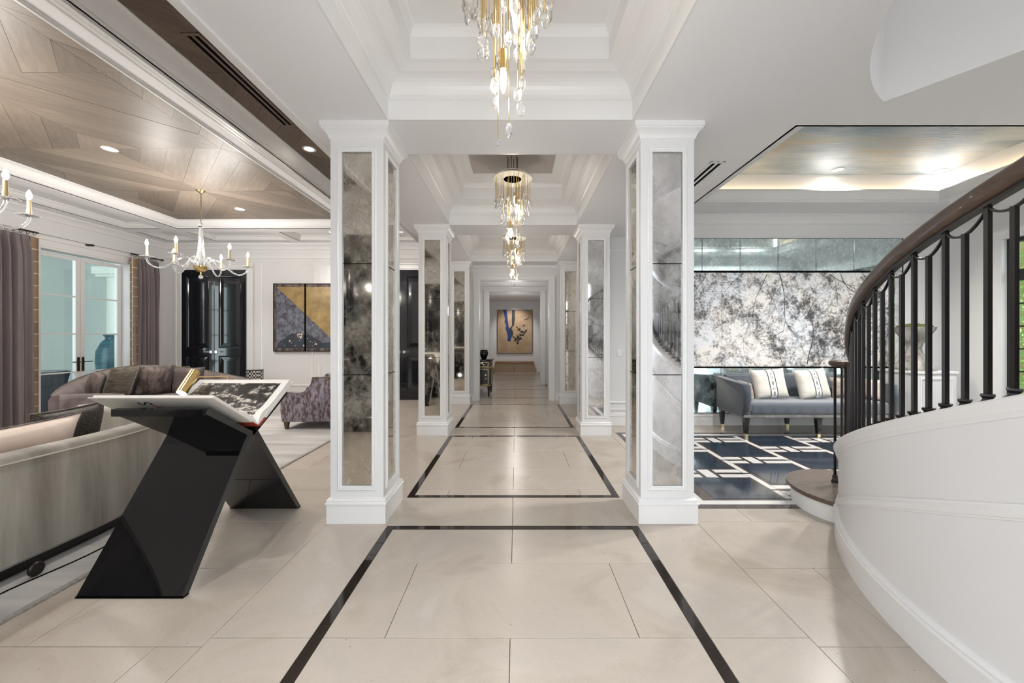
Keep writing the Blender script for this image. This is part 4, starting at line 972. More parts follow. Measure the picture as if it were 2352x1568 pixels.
def pil(name, mat, loc, size, rot, label, cat='cushion', group=None, piping=None, n=12):
    t = MATS  # noqa
    M = Matrix.Translation(Vector(loc)) @ rot
    root = empty(name, loc, label, cat, group)
    MB().pillow(*size, M, n).build('cover', mat, root, 70, weld=True)
    if piping:
        w_, h_, _ = size; path = []
        for k in range(40):
            a = k/40*4; s_ = int(a); u = a-s_; c4 = [(-1, -1), (1, -1), (1, 1), (-1, 1)]; p, q = c4[s_], c4[(s_+1) % 4]; uu = p[0]+(q[0]-p[0])*u; vv = p[1]+(q[1]-p[1])*u
            path.append(M @ Vector((uu*w_/2*(1-.06*(1-vv*vv)), vv*h_/2*(1-.06*(1-uu*uu)), 0)))
        MB().tube(path, .006, 6, True).build('piping', piping, root, 60)
    return root
def R(rx=0, ry=0, rz=0): return Matrix.Rotation(math.radians(rz), 4, 'Z') @ Matrix.Rotation(math.radians(ry), 4, 'Y') @ Matrix.Rotation(math.radians(rx), 4, 'X')
# face normal of a cushion is local z; rx=75..85 stands it up facing -Y, rz turns it
pil('lumbar_cushion', 'silk_blush', (-3.30, 2.42, .665), (.95, .42, .20), R(78, 0, -88), 'long blush lumbar cushion leaning on the near sofa back', piping='velvet_brown')
pil('patterned_cushion', 'croc', (-3.50, 2.98, .672), (.60, .46, .15), R(80, 0, -80), 'dark reptile-patterned cushion behind the blush one on the near sofa', piping='velvet_bronze')
pil('patterned_cushion', 'croc', (-3.58, 2.25, .68), (.60, .46, .15), R(76, 0, -90), 'dark patterned cushion at the left edge behind the blush lumbar cushion', piping='velvet_bronze')
# ------------------------------------------------------------------ far crescent sofa
SCX, SCY = -5.27, 6.286
fs = empty('crescent_sofa', (SCX-.9, SCY+.4, 0), 'far crescent sofa in mauve velvet beneath the chandelier', 'sofa')
def fsec(a0, a1, n): return [math.radians(a0+(a1-a0)*i/n) for i in range(n+1)]
A = fsec(98, 222, 40); rings = []
for a in A:
    u = (math.degrees(a)-98)/124; h = .64+.31*max(0, math.sin(PI*u))**1.2; c_, s_ = math.cos(a), math.sin(a)
    sec = [(1.47, .09), (1.52, .30), (1.53, h-.07), (1.50, h-.01), (1.43, h), (1.36, h-.03), (1.33, h-.10), (1.30, .44), (1.30, .09)]
    rings.append([Vector((SCX+r_*c_, SCY+r_*s_, z)) for r_, z in sec])
MB().loft(rings).build('backrest', 'velvet_mauve', fs, 50)
MB().tube([Vector((SCX+1.505*math.cos(a), SCY+1.505*math.sin(a), .635+.31*max(0, math.sin(PI*(math.degrees(a)-98)/124))**1.2)) for a in A], .008, 6).build('piping', 'velvet_bronze', fs, 60)
for nm, aa in (('arm', 98), ('arm', 222)):
    rings = []; s_g = 1 if aa == 222 else -1
    for k in range(9):
        q = k/8; a = math.radians(aa-s_g*2*q); rr = 1.42-.62*q; h = .64-.05*q*q; w_ = .075
        c = Vector((SCX+rr*math.cos(a), SCY+rr*math.sin(a), 0)); tn = Vector((-math.sin(a), math.cos(a), 0))
        rings.append([c+tn*w_*x_+Vector((0, 0, z)) for x_, z in ((-1, .09), (-1.15, h-.06), (-.8, h-.01), (0, h+.005), (.8, h-.01), (1.15, h-.06), (1, .09))])
    MB().loft(rings).build(nm, 'velvet_mauve', fs, 50)
rings = []
for a in fsec(101, 219, 30):
    c_, s_ = math.cos(a), math.sin(a); rings.append([Vector((SCX+r_*c_, SCY+r_*s_, z)) for r_, z in [(1.32, .09), (1.32, .44), (.80, .455), (.72, .435), (.69, .40), (.69, .30), (.71, .29), (.71, .09)]])
MB().loft(rings).build('seat', 'velvet_mauve', fs, 50)
MB().loft([[Vector((SCX+r_*math.cos(a), SCY+r_*math.sin(a), z)) for r_, z in [(1.40, .0135), (1.40, .09), (.80, .09), (.80, .0135)]] for a in fsec(104, 216, 20)]).build('plinth', 'leg_black', fs, 30)
for ang, mat, sz, lb in ((206, 'velvet_brown', .50, 'brown velvet cushion at the left end of the far sofa'), (192, 'velvet_bronze', .55, 'bronze metallic-thread cushion, second from the left on the far sofa'),
                         (176, 'velvet_grey', .52, 'silvery crushed velvet cushion, third on the far sofa'), (160, 'velvet_brown', .52, 'dark brown damask cushion, fourth on the far sofa'), (145, 'velvet_bronze', .48, 'dark bronze cushion above the book lamp on the far sofa'), (134, 'velvet_mauve', .46, 'plain mauve cushion near the right end of the far sofa')):
    a = math.radians(ang); rc = 1.16 if ang in (206, 176, 145) else 1.01; x, y = SCX+rc*math.cos(a), SCY+rc*math.sin(a)
    pil('cushion', mat, (x, y, .462+sz*.47), (sz, sz, .13), R(74, 0, ang+90), lb)
# ------------------------------------------------------------------ armchair
ac = empty('armchair', (-3.2, 6.35, 0), 'violet patterned armchair beside the left mirrored pillar', 'armchair')
AX0, AX1, AY0, AY1 = -3.66, -2.80, 5.95, 6.78
def side(y0, y1):
    o = [(AX0+.03, .13), (AX0+.0, .30), (AX0+.01, .50), (AX0+.04, .575), (AX0+.10, .588), (AX0+.28, .575)]
    for k in range(1, 8): t = k/7*PI/2; o.append((AX0+.28+.22*math.sin(t), .575+.245*(1-math.cos(t))))
    o += [(AX1-.03, .825), (AX1+.02, .80), (AX1, .5), (AX1-.04, .14)]
    m = MB(); n = len(o); rings = []
    for y, ins in ((y0, .012), (y0+.012, 0), (y1-.012, 0), (y1, .012)):
        cx, cz = -3.25, .42; rings.append([(x+(cx-x)*ins*2, y, z+(cz-z)*ins*2) for x, z in o])
    return m.loft(rings), o
for y0, y1 in ((AY0, AY0+.13), (AY1-.13, AY1)):
    m, o = side(y0, y1); m.build('arm', 'patterned_violet', ac, 50)
    MB().tube([(x, y0+.006, z) for x, z in o[2:15]], .007, 6).build('piping', 'velvet_bronze', ac, 60)
MB().rbox(AX1-.17, AX1+.005, AY0+.12, AY1-.12, .14, .82, .03).build('backrest', 'patterned_violet', ac, 40)
MB().rbox(AX0+.01, AX1-.15, AY0+.12, AY1-.12, .13, .30, .02).build('seat_base', 'patterned_violet', ac, 40)
MB().rbox(AX0+.0, AX1-.16, AY0+.135, AY1-.135, .30, .45, .045, 3).build('seat_cushion', 'chair_mauve', ac, 40)
for x in (AX0+.07, AX1-.09):
    for y in (AY0+.07, AY1-.07): MB().loft([[(x+dx*s_, y+dy*s_, z) for dx, dy in ((-1, -1), (1, -1), (1, 1), (-1, 1))] for s_, z in ((.020, .0135), (.034, .14))]).build('leg', 'leg_wood', ac)
pil('cushion', 'chair_mauve', (-2.99, 6.36, .68), (.46, .46, .16), R(78, 0, -88), 'mauve cushion on the violet armchair', piping='velvet_navy')
pil('cushion', 'velvet_grey', (-3.10, 6.36, .67), (.42, .40, .12), R(76, 0, -88), 'pale grey cushion in front on the violet armchair')
# perforated side table
st_ = empty('side_table', (-5.62, 8.3, 0), 'pierced dark metal drum table right of the black double door', 'side table')
m = MB(); xc, yc, rr = -5.64, 8.3, .16
m.lathe([(rr-.004, .01), (rr, .01), (rr, .735), (rr-.004, .735), (rr-.004, .01)], (xc, yc, 0), 28); m.build('drum', 'lattice_metal', st_, 50)
MB().lathe([(0, .735), (rr+.006, .735), (rr+.006, .752), (0, .752)], (xc, yc, 0), 28).build('top', 'black_gloss', st_, 40)
# ------------------------------------------------------------------ curtains
def curtain(y0, y1, trim_at, label, folds):
    xw_ = XL+.14; t = empty('curtain', (xw_, (y0+y1)/2, 0), label, 'curtain', 'mauve curtains at the French doors')
    n = 160; zs_ = [.02, .3, .9, 1.6, 2.3, 2.8, 3.02, 3.08, 3.12]; rings = []
    def xo(u, z):
        k = folds*2*PI*u; amp = .075 if z < 2.9 else .075-(z-2.9)/.22*.045
        return amp*(math.sin(k+.4*math.sin(z*1.1+u*5))+.35*math.sin(2.3*k+z*.5))*.8
    vs = []; fs = []
    for z in zs_:
        for i in range(n+1):
            u = i/n; sq = 1-(.05 if z > 2.9 else 0); vs.append((xw_+xo(u, z), (y0+y1)/2+(u-.5)*(y1-y0)*sq, z))
    for j in range(len(zs_)-1):
        for i in range(n): a = j*(n+1)+i; fs.append((a, a+1, a+n+2, a+n+1))
    m = MB(); m.add(vs, fs); m.add([(x-.006, y, z) for x, y, z in vs], [f[::-1] for f in fs]); m.build('drape', 'curtain_mauve', t, 80)
    yt = y1 if trim_at > 0 else y0; dr = trim_at; m = MB(); pts = [(xw_+.03, yt-dr*.10), (xw_+.055, yt-dr*.05), (xw_+.03, yt+dr*.01), (xw_-.02, yt+dr*.02)]
    rings = [[(x, y, z) for x, y in pts]+[(x-.004, y, z) for x, y in pts[::-1]] for z in (.02, 3.10)]; m.loft(rings); m.build('trim_band', 'curtain_trim', t, 60)
    m = MB(); z = .06
    while z < 3.08: m.lathe([(0, -.006), (.009, 0), (0, .006)], (xw_+.0, yt+dr*.028, z), 5); z += .042
    m.build('bead_fringe', 'leg_wood', t, kind='stuff')
    return t
curtain(5.25, 6.42, 1, 'mauve curtain left of the French doors, cut by the picture edge', 9)
curtain(8.02, 8.62, -1, 'narrow mauve curtain right of the French doors, in the corner', 6)
rd = empty('curtain_rod', (XL+.14, 7.0, 3.19), 'dark curtain rod with rings above the French doors', 'curtain rod')
for a, b in ((5.2, 6.45), (8.0, 8.68)): MB().tube([(XL+.14, a, 3.19), (XL+.14, b, 3.19)], .014, 10).build('rod', 'rod_dark', rd, 60)
m = MB(); m.tube([(XL+.14, 6.45, 3.19), (XL+.14, 8.0, 3.19)], .0035, 6).build('connecting_rod', 'rod_dark', rd, 60)
for y in (8.68,): MB().rbox(XL+.12, XL+.16, y, y+.05, 3.17, 3.21, .006, 1).build('finial', 'rod_dark', rd)
MB().rbox(XL+.0, XL+.15, 7.24, 7.30, 3.165, 3.20, .004, 1).build('bracket', 'rod_dark', rd)
tmp = MB().tube([(.026*math.cos(k*PI/6), 0, .026*math.sin(k*PI/6)) for k in range(12)], .0045, 6, True).build('ring', 'dark_brass', smooth=60); rm = tmp.data; bpy.data.objects.remove(tmp)
for y in [5.5+.09*i for i in range(11)]+[8.03+.075*i for i in range(8)]: inst('ring', rm, (XL+.14, y, 3.165), rd)
# ------------------------------------------------------------------ terrace outside the French doors
m = MB(); m.box(-12.6, XL-.3, 3.5, 13, -.3, -.02); m.build('ground_terrace', 'patio_floor', **ST)
m = MB(); m.box(-12.6, -12.4, 3.5, 13, -.3, 4.2); m.box(-12.4, XL-.3, 10.9, 11.1, -.3, 4.2); m.build('wall_terrace', 'patio_wall', **ST)
pc = empty('terrace_column', (-10.2, 9.55, 0), 'pale stone column outside on the terrace', 'column')
MB().lathe([(0, 0), (.34, 0), (.34, .12), (.26, .16), (.25, .2), (.23, 2.9), (.25, 2.95), (0, 2.95)], (-10.15, 9.85, 0), 28).build('shaft', 'patio_column', pc, 40)
m = MB(); m.box(-10.5, -9.8, 9.5, 10.2, 3.02, 3.2); m.box(-10.45, -9.85, 9.55, 10.15, 2.95, 3.02); m.build('capital', 'patio_column', pc)
ja = empty('glazed_jar', (-9.35, 8.85, 0), 'tall blue glazed jar outside the French doors', 'jar')
MB().lathe([(0, 0), (.17, 0), (.20, .1), (.27, .5), (.31, .9), (.30, 1.15), (.22, 1.35), (.15, 1.42), (.15, 1.47), (.19, 1.52), (.185, 1.535), (.13, 1.52), (.12, 1.4), (0, 1.38)], (-9.35, 8.95, -.02), 32).build('body', 'jar_blue', ja, 50)
ch = empty('terrace_chair', (-9.0, 6.9, 0), 'navy terrace chair outside the left door leaf', 'chair')
MB().prism([(-9.35, 6.75, .35), (-8.75, 6.75, .35), (-8.62, 6.75, .80), (-8.72, 6.75, .82), (-9.35, 6.75, .82)], (0, .7, 0)).build('shell', 'navy', ch)
MB().prism([(-9.30, 6.85, -.02), (-8.85, 6.85, -.02), (-8.75, 6.85, .35), (-9.35, 6.85, .35)], (0, .5, 0)).build('base', 'navy', ch)
pil('cushion', 'lattice_metal', (-8.98, 6.95, .90), (.42, .36, .14), R(80, 0, -60), 'black and white patterned cushion on the terrace chair')
MB().box(-12.6, XL-.3, 3.5, 11.1, 4.2, 4.4).build('ceiling_terrace', 'patio_wall', **ST)
# ------------------------------------------------------------------ two-panel artwork on the far wall
ta = empty('screen_artwork', (-4.87, YF-.04, 1.9), 'two-panel artwork, gold field over a grey-blue floral one, on the far wall', 'artwork')
ax0, ax1, az0, az1 = -5.61, -4.14, 1.12, 2.69; am = (ax0+ax1)/2
for a, b in ((ax0, am-.002), (am+.002, ax1)):
    pn = MB().box(a, b, YF-.05, YF-.012, az0, az1).build('panel', 'velvet_brown', ta)
    MB().frame(xz(a, b, az0, az1, YF-.05), (0, -1, 0), [(0, -.02), (0, .012), (.014, .012), (.014, 0)]).build('frame', 'black', pn)
wd = .05; y_ = YF-.0505
gx0, gz0, gx1, gz1 = ax0+wd+.02, az0+wd+.03, ax1-wd-.02, az1-wd-.03
MB().prism([(gx0, y_, gz1), (gx1, y_, gz1), (gx1, y_, gz0+.16)], (0, -.001, 0)).build('gold_field', 'gold_field', ta)
MB().prism([(gx0, y_, gz1-.005), (gx1, y_, gz0+.155), (gx1, y_, gz0), (gx0, y_, gz0)], (0, -.001, 0)).build('floral_field', 'brocade_blue', ta)
MB().prism([(gx0, y_-.0012, gz0), (gx1, y_-.0012, gz0), (gx1, y_-.0012, gz0+.14), (gx1-.25, y_-.0012, gz0+.12), (gx0+.75, y_-.0012, gz0+.30), (gx0+.35, y_-.0012, gz0+.34), (gx0+.05, y_-.0012, gz0+.12)], (0, -.0006, 0)).build('foliage_print', 'velvet_navy', ta)
m = MB()
rr_ = random.Random(11)
for k in range(26):
    x = gx0+.12+rr_.random()*1.0; z = gz0+.05+rr_.random()*.22; r_ = rr_.choice((.008, .010, .022))
    if k < 6: x, z, r_ = gx0+.50+.035*(k % 3)+rr_.uniform(-.01, .01), gz0+.28+.03*(k//3), .026
    m.prism([(x+r_*math.cos(q), y_-.002, z+r_*math.sin(q)) for q in [j*PI/4 for j in range(8)]], (0, -.0015, 0))
m.build('blossom_print', 'silk_blush', ta, kind='stuff')
MB().box(am-.006, am+.006, YF-.066, YF-.05, az0, az1).build('center_joint', 'black', ta)
# ------------------------------------------------------------------ book stand, book, lamp
bs = empty('book_stand', (-2.1, 2.65, 0), 'faceted glossy black book stand with crossed legs', 'book stand')
SX0, SX1 = -2.365, -1.825
def slab(pts_yz, th, xa, xb, m):                      # bent plate following points in YZ, thickness th
    pts = [Vector((0, y, z)) for y, z in pts_yz]; rings = []
    for i, p in enumerate(pts):
        t = (pts[min(i+1, len(pts)-1)]-pts[max(i-1, 0)]).normalized(); nn = Vector((0, -t.z, t.y))
        if 0 < i < len(pts)-1:
            t0 = (p-pts[i-1]).normalized(); nn0 = Vector((0, -t0.z, t0.y)); k = 1/max(nn.dot(nn0), .5)
        else: k = 1
        a = p+nn*th*k/2; b = p-nn*th*k/2
        rings.append([(xa[i], a.y, a.z), (xb[i], a.y, a.z), (xb[i], b.y, b.z), (xa[i], b.y, b.z)])
    return m.loft(rings)
m = MB(); slab([(2.135, .003), (2.625, .775), (2.655, .785)], .034, (-2.425, SX0, SX0), (-1.842, SX1, SX1), m); m.build('leg', 'black_gloss', bs)
m = MB(); slab([(3.255, .003), (2.695, .775), (2.665, .785)], .034, (-2.40, SX0, SX0), (-1.842, SX1, SX1), m); m.build('leg', 'black_gloss', bs)
m = MB(); slab([(2.262, 1.005), (2.65, .772)], .034, (SX0, SX0), (SX1, SX1), m); m.build('cradle_board', 'black_gloss', bs)
m = MB(); slab([(3.06, 1.005), (2.672, .772)], .034, (SX0, SX0), (SX1, SX1), m); m.build('cradle_board', 'black_gloss', bs)
MB().box(SX0, SX1, 2.245, 2.29, .975, 1.018).build('cradle_rail', 'black_gloss', bs)
for (y0, z0), (y1, z1), xa, xb in (((2.135, .003), (2.625, .775), -1.842, SX1), ((3.255, .003), (2.695, .775), -1.842, SX1), ((2.262, 1.005), (2.65, .772), SX1, SX1)):
    t_ = Vector((0, y1-y0, z1-z0)).normalized(); q = Vector((0, -t_.z, t_.y))*.018; a = Vector((xa, y0, z0)); b = Vector((xb, y1, z1))
    MB().prism([a-q, a+q, b+q, b-q], (.006, 0, 0)).build('edge_strip', 'edge_reflection', bs)  # lighter grey paints the reflected light on the black plate edges
for a, b, y in ((-2.43, -1.835, 2.118), (-2.41, -1.835, 3.235)): MB().box(a, b, y, y+.04, .0005, .008).build('foot_plate', 'black', bs)
bk = empty('open_book', (-2.14, 2.66, .82), 'huge open photo book lying on the black stand', 'book')
BX0, BX1 = -2.51, -1.775; SPY, SPZ = 2.66, .815
def board(y1, z1, th, x0, x1, name, mat, off=0.0, s0=0.0, ext=0.0, parent=bk):
    d = Vector((0, y1-SPY, z1-SPZ)); L = d.length; d.normalize(); nn = Vector((0, -d.z, d.y)) if d.y > 0 else Vector((0, d.z, -d.y))
    o = Vector((0, SPY, SPZ))+nn*off
    a = o+d*s0; b = o+d*(L+ext)
    return MB().prism([(x0, a.y, a.z), (x1, a.y, a.z), (x1, b.y, b.z), (x0, b.y, b.z)], nn*th).build(name, mat, parent), d, nn, L
cb, dn, nn_, Ln = board(2.25, 1.078, .006, BX0, BX1, 'cover_board', 'book_cloth', .004, .09)
board(2.25, 1.078, .0062, BX0, BX1, 'red_spine_cloth', 'book_red', .0038, .01, -(Ln-.09))
board(3.07, 1.078, .006, BX0, BX1, 'cover_board', 'book_cloth', .004, .09)
_, df, nf, Lf = board(3.07, 1.078, .0062, BX0, BX1, 'red_spine_cloth', 'book_red', .0038, .01, -(math.hypot(.41, .263)-.09))
# page blocks: curved near the gutter
def pages(sgn, thick, name, y1, z1):
    d = Vector((0, y1-SPY, z1-SPZ)); L = d.length-.012; d.normalize(); nn = Vector((0, -d.z, d.y)) if d.y > 0 else Vector((0, d.z, -d.y)); rings = []
    for k in range(15):
        s_ = L*k/14; hump = thick*(1-math.exp(-s_/.035)) + .018*math.exp(-((s_-.09)/.06)**2)
        o = Vector((0, SPY, SPZ))+d*s_; lo = o+nn*.011; hi = o+nn*(.012+hump)
        rings.append([(BX0+.012, lo.y, lo.z), (BX1-.012, lo.y, lo.z), (BX1-.012, hi.y, hi.z), (BX0+.012, hi.y, hi.z)])
    MB().loft(rings).build(name, 'paper', bk, 50); return d, nn, L
pages(-1, .016, 'page_block', 2.25, 1.078); d_, n2, L2 = pages(1, .028, 'page_block', 3.07, 1.078)
rings = []
for k in range(12):
    s_ = .055+(L2-.055-.045)*k/11; o = Vector((0, SPY, SPZ))+d_*s_; hump = .028*(1-math.exp(-s_/.035))+.018*math.exp(-((s_-.09)/.06)**2); p = o+n2*(.0128+hump)
    rings.append([(BX0+.06, p.y, p.z), (BX1-.06, p.y, p.z)])
m = MB(); vs = [q for r_ in rings for q in r_]; m.add(vs, [(2*i, 2*i+1, 2*i+3, 2*i+2) for i in range(11)]); m.build('photograph', 'photo_print', bk, 60)
def text(s_, size, mat, M, name, parent, ext=.0006):
    cu = bpy.data.curves.new(name, 'FONT'); cu.body = s_; cu.size = size; cu.extrude = ext; cu.align_x = 'CENTER'; cu.align_y = 'CENTER'
    tmp = bpy.data.objects.new(name, cu); COL.objects.link(tmp); dg = bpy.context.evaluated_depsgraph_get()
    me = bpy.data.meshes.new_from_object(tmp.evaluated_get(dg)); bpy.data.objects.remove(tmp)
    me.transform(M); me.materials.clear(); me.materials.append(MATS[mat]); me.transform(Matrix.Translation(-world_off(parent)))
    o = bpy.data.objects.new(name, me); COL.objects.link(o); o.parent = parent; return o
def bookM(x, s_):    # on the outer face of the near cover
    up = -dn; xd = Vector((-1, 0, 0)); zn = -nn_
    o = Vector((x, SPY, SPZ))+dn*s_-nn_*-.0030
    M = Matrix((( -up.x, xd.x, zn.x, o.x), (-up.y, xd.y, zn.y, o.y), (-up.z, xd.z, zn.z, o.z), (0, 0, 0, 1)))
    return M
text('S', .11, 'ink', bookM(-2.23, .41), 'letter', bk); text('T', .07, 'book_red', bookM(-2.18, .36), 'letter', bk)
lm = empty('book_lamp', (-2.4, 3.1, 1.07), 'small brass cylinder lamp clipped over the open book', 'lamp')
c0, c1 = P(443, 862, 2.95), P(420, 897, 2.86); ax_ = (c1-c0).normalized()
m = MB(); m.tube([c0-ax_*.035, c0-ax_*.034, c1+ax_*.02], [.001, .036, .036], 20); m.build('shade', 'brass', lm, 40)
m = MB(); m.tube([c1+ax_*.0195, c1+ax_*.021], [.031, .031], 18); m.build('bulb', 'lamp_disc', lm)
e0, e1, e2 = P(450, 865, 2.97), P(524, 864, 3.10), P(524, 885, 3.10)
m = MB(); m.tube([e0, e1], .005, 8); m.tube([e1, e2-Vector((0, 0, .06))], .005, 8); m.build('bracket_arm', 'brass', lm, 40)
MB().tube([c0-Vector((.03, 0, -.004)), c0+Vector((.034, .01, 0))], .014, 12).build('swivel', 'dark_brass', lm, 40)
sp_ = light('book_lamp_light', 'SPOT', c1+ax_*.03, 2.5, WARM, (0, 0, 0), spot_size=1.5, spot_blend=.6, shadow_soft_size=.02)
sp_.rotation_euler = ax_.to_track_quat('-Z', 'Y').to_euler()
# ------------------------------------------------------------------ blue sofa
bl = empty('blue_sofa', (4.35, 5.9, 0), 'blue velvet sofa with black tapered legs below the mural', 'sofa')
X0, X1, Y0, Y1 = 3.24, 5.46, 5.50, 6.24
MB().rbox(X0+.02, X1-.02, Y0+.01, Y1-.02, .285, .325, .008, 1).build('base_rail', 'velvet_grey', bl, 40)
MB().rbox(X0+.10, X1-.10, Y0, Y1-.10, .325, .51, .055, 4).build('seat', 'sofa_diamond', bl, 50)
for x0, x1, k in ((X0, X0+.11, -1), (X1-.11, X1, 1)):
    o = [(Y0+.03, .30), (Y0-.02, .40), (Y0-.03, .60), (Y0-.01, .755), (Y0+.03, .775), (Y1-.25, .80), (Y1-.02, .825), (Y1, .80), (Y1, .32)]
    rings = []
    for x, s_ in ((x0, .015), (x0+.015, 0), (x1-.015, 0), (x1, .015)): rings.append([(x, y+(5.87-y)*s_*2, z+(.55-z)*s_*2) for y, z in o])
    MB().loft(rings).build('arm', 'velvet_navy', bl, 50)
pth = spline([(X0+.10, Y1-.02, 0), (X0+.5, Y1+.03, 0), ((X0+X1)/2, Y1+.04, 0), (X1-.5, Y1+.03, 0), (X1-.10, Y1-.02, 0)], 6)
MB().loft([[p+Vector((0, y, z)) for y, z in ((0, .32), (0, .80), (-.03, .84), (-.09, .845), (-.12, .82), (-.15, .5), (-.15, .32))] for p in pth]).build('backrest', 'velvet_slate', bl, 50)
LX = [X0+.07, (X0+X1)/2, X1-.07]
for x in LX:
    for y in (Y0+.05, Y1-.05):
        lg = MB().loft([[(x+dx*s_, y+dy*s_, z) for dx, dy in ((-1, -1), (1, -1), (1, 1), (-1, 1))] for s_, z in ((.021, .05), (.036, .287))]).build('leg', 'leg_black', bl)
        MB().loft([[(x+dx*s_, y+dy*s_, z) for dx, dy in ((-1, -1), (1, -1), (1, 1), (-1, 1))] for s_, z in ((.020, .0005), (.022, .052))]).build('foot_cap', 'gold_tip', lg)
def banded(x, y, z, rz, label):
    loc = Vector((x, y, z)); rot = R(76, -4, rz); M = Matrix.Translation(loc) @ rot; root = empty('banded_cushion', loc, label, 'cushion', 'ivory banded cushions on the blue sofa')
    w_, h_, t_ = .50, .46, .17
    MB().pillow(w_, h_, t_, M, 14).build('cover', 'pillow_ivory', root, 70, weld=True)
    def strip(u0, u1, lift, mat, name, v0=-1, v1=1, shp=None):
        vs = []; fs = []; n = 14
        for j in range(n+1):
            v = v0+(v1-v0)*j/n
            for u in (u0, (u0+u1)/2, u1):
                e = max(0, (1-u**4))**.5*max(0, (1-v**4))**.5
                vs.append(M @ Vector((u*w_/2*(1-.06*(1-v*v)), v*h_/2*(1-.06*(1-u*u)), (t_/2)*e**.8+lift)))
        for j in range(n):
            for q in range(2): a = j*3+q; fs.append((a, a+1, a+4, a+3))
        MB().add(vs, fs).build(name, mat, root, 70)
    strip(-.14, .22, .0015, 'pillow_taupe' if False else 'stitch_white', 'band', -.98, .98)
    for a in (-.19, .20): strip(a, a+.05, .0025, 'velvet_navy', 'stripe', -.98, .98)
    for v, kind in ((-.72, 'd'), (-.38, 'o'), (0, 'd'), (.38, 'o'), (.72, 'd')):
        m = MB(); u0 = .035; pts = []
        if kind == 'o':
            ring = []
            for q in range(14):
                a = q*PI/7; u, vv = u0+.06*math.cos(a), v+.07*math.sin(a); e = max(0, (1-u**4))**.5*max(0, (1-vv**4))**.5; ring.append(M @ Vector((u*w_/2, vv*h_/2*.94, t_/2*e**.8+.003)))
            m.tube(ring, .003, 5, True)
        else:
            for u, vv in ((u0, v-.17), (u0+.05, v-.09), (u0+.05, v+.09), (u0, v+.17), (u0-.05, v+.09), (u0-.05, v-.09)):
                vv = max(-.95, min(.95, vv)); e = max(0, (1-u**4))**.5*max(0, (1-vv**4))**.5; pts.append(M @ Vector((u*w_/2, vv*h_/2*.94, t_/2*e**.8+.0035)))
            m.add(pts, [tuple(range(6))])
        m.build('motif', 'velvet_grey', root)
banded(3.85, 5.86, .735, -4, 'ivory cushion with a woven band, the left one on the blue sofa')
banded(4.50, 5.86, .735, 5, 'ivory cushion with a woven band, at the middle of the blue sofa')
pil('cushion', 'pillow_taupe', (3.46, 5.82, .65), (.42, .26, .13), R(80, 0, 78), 'small shiny bronze cushion against the left arm of the blue sofa')
pil('cushion', 'pillow_taupe', (5.08, 5.93, .67), (.42, .32, .13), R(76, 0, -10), 'taupe cushion behind the balusters on the blue sofa')
pil('cushion', 'silk_blush', (5.26, 5.80, .67), (.40, .30, .12), R(80, 0, -68), 'pleated beige cushion against the right arm of the blue sofa')
# pedestal and planter
pd = empty('pedestal', (6.22, 5.95, 0), 'white square pedestal under the stone planter', 'pedestal')
m = MB(); m.box(5.92, 6.52, 5.70, 6.28, .0005, .90); m.build('body', 'white', pd); MB().rbox(5.90, 6.54, 5.68, 6.30, .90, .935, .005, 1).build('top', 'white_trim', pd)
MB().frame(xz(5.98, 6.46, .12, .84, 5.70), (0, -1, 0), PM).build('panel_moulding', 'white_trim', pd, 30)
pl = empty('stone_planter', (6.15, 5.95, .935), 'hourglass stone planter with moss on the white pedestal', 'planter')
MB().lathe([(0, .936), (.245, .936), (.245, .97), (.10, 1.20), (.085, 1.27), (.10, 1.34), (.235, 1.56), (.245, 1.60), (.22, 1.60), (.2, 1.57), (0, 1.56)], (6.15, 5.95, 0), 24).build('body', 'stone_planter', pl, 30)
m = MB(); rr_ = random.Random(2)
m.lathe([(.222, 1.585), (.20, 1.62), (.12, 1.645), (0, 1.65)], (6.15, 5.95, 0), 20)
for k in range(90):
    a, r_ = rr_.uniform(0, 6.28), rr_.uniform(0, .2); x, y = 6.15+r_*math.cos(a), 5.95+r_*math.sin(a); z = 1.645-.3*r_*r_*4; m.lathe([(0, -.01), (.016, 0), (0, .018)], (x, y, z), 5)
m.build('moss', 'moss', pl, kind='stuff')
# ------------------------------------------------------------------ hall: commode, jar, bench, painting
cm = empty('commode', (-1.1, 9.75, 0), 'dark lacquered commode with gilt decoration in the hall', 'commode')
a0, a1, b0, b1 = -1.42, -.63, 9.32, 10.25
MB().rbox(a0, a1, b0+.0, b1, .27, .87, .012, 1).build('body', 'lacquer', cm, 40)
MB().rbox(a0-.02, a1+.05, b0-.03, b1+.03, .875, .905, .010, 2).build('top', 'black_gloss', cm, 40)
for z in (.27, .70): MB().frame(rect(a0, a1, b0, b1, z), (0, 0, 1), [(0, 0), (-.008, .002), (-.010, .008), (-.008, .014), (0, .016)]).build('gilt_moulding', 'brass', cm)
for z0, z1 in ((.30, .67), (.735, .85)): MB().frame(xz(a0+.05, a1-.05, z0, z1, b0), (0, -1, 0), [(0, 0), (0, .003), (.006, .003), (.006, 0)]).build('gilt_line', 'brass', cm)
m = MB(); rr_ = random.Random(4)
for k in range(22):
    x, z = rr_.uniform(a0+.2, a1-.1), rr_.choice((rr_.uniform(.36, .62), rr_.uniform(.76, .83))); r_ = rr_.uniform(.008, .028)
    m.prism([(x+r_*rr_.uniform(.5, 1.4)*math.cos(q), b0-.0005, z+r_*rr_.uniform(.4, 1)*math.sin(q)) for q in [j*PI/3 for j in range(6)]], (0, -.001, 0))
m.build('gilt_decoration', 'gold_tip', cm, kind='stuff')
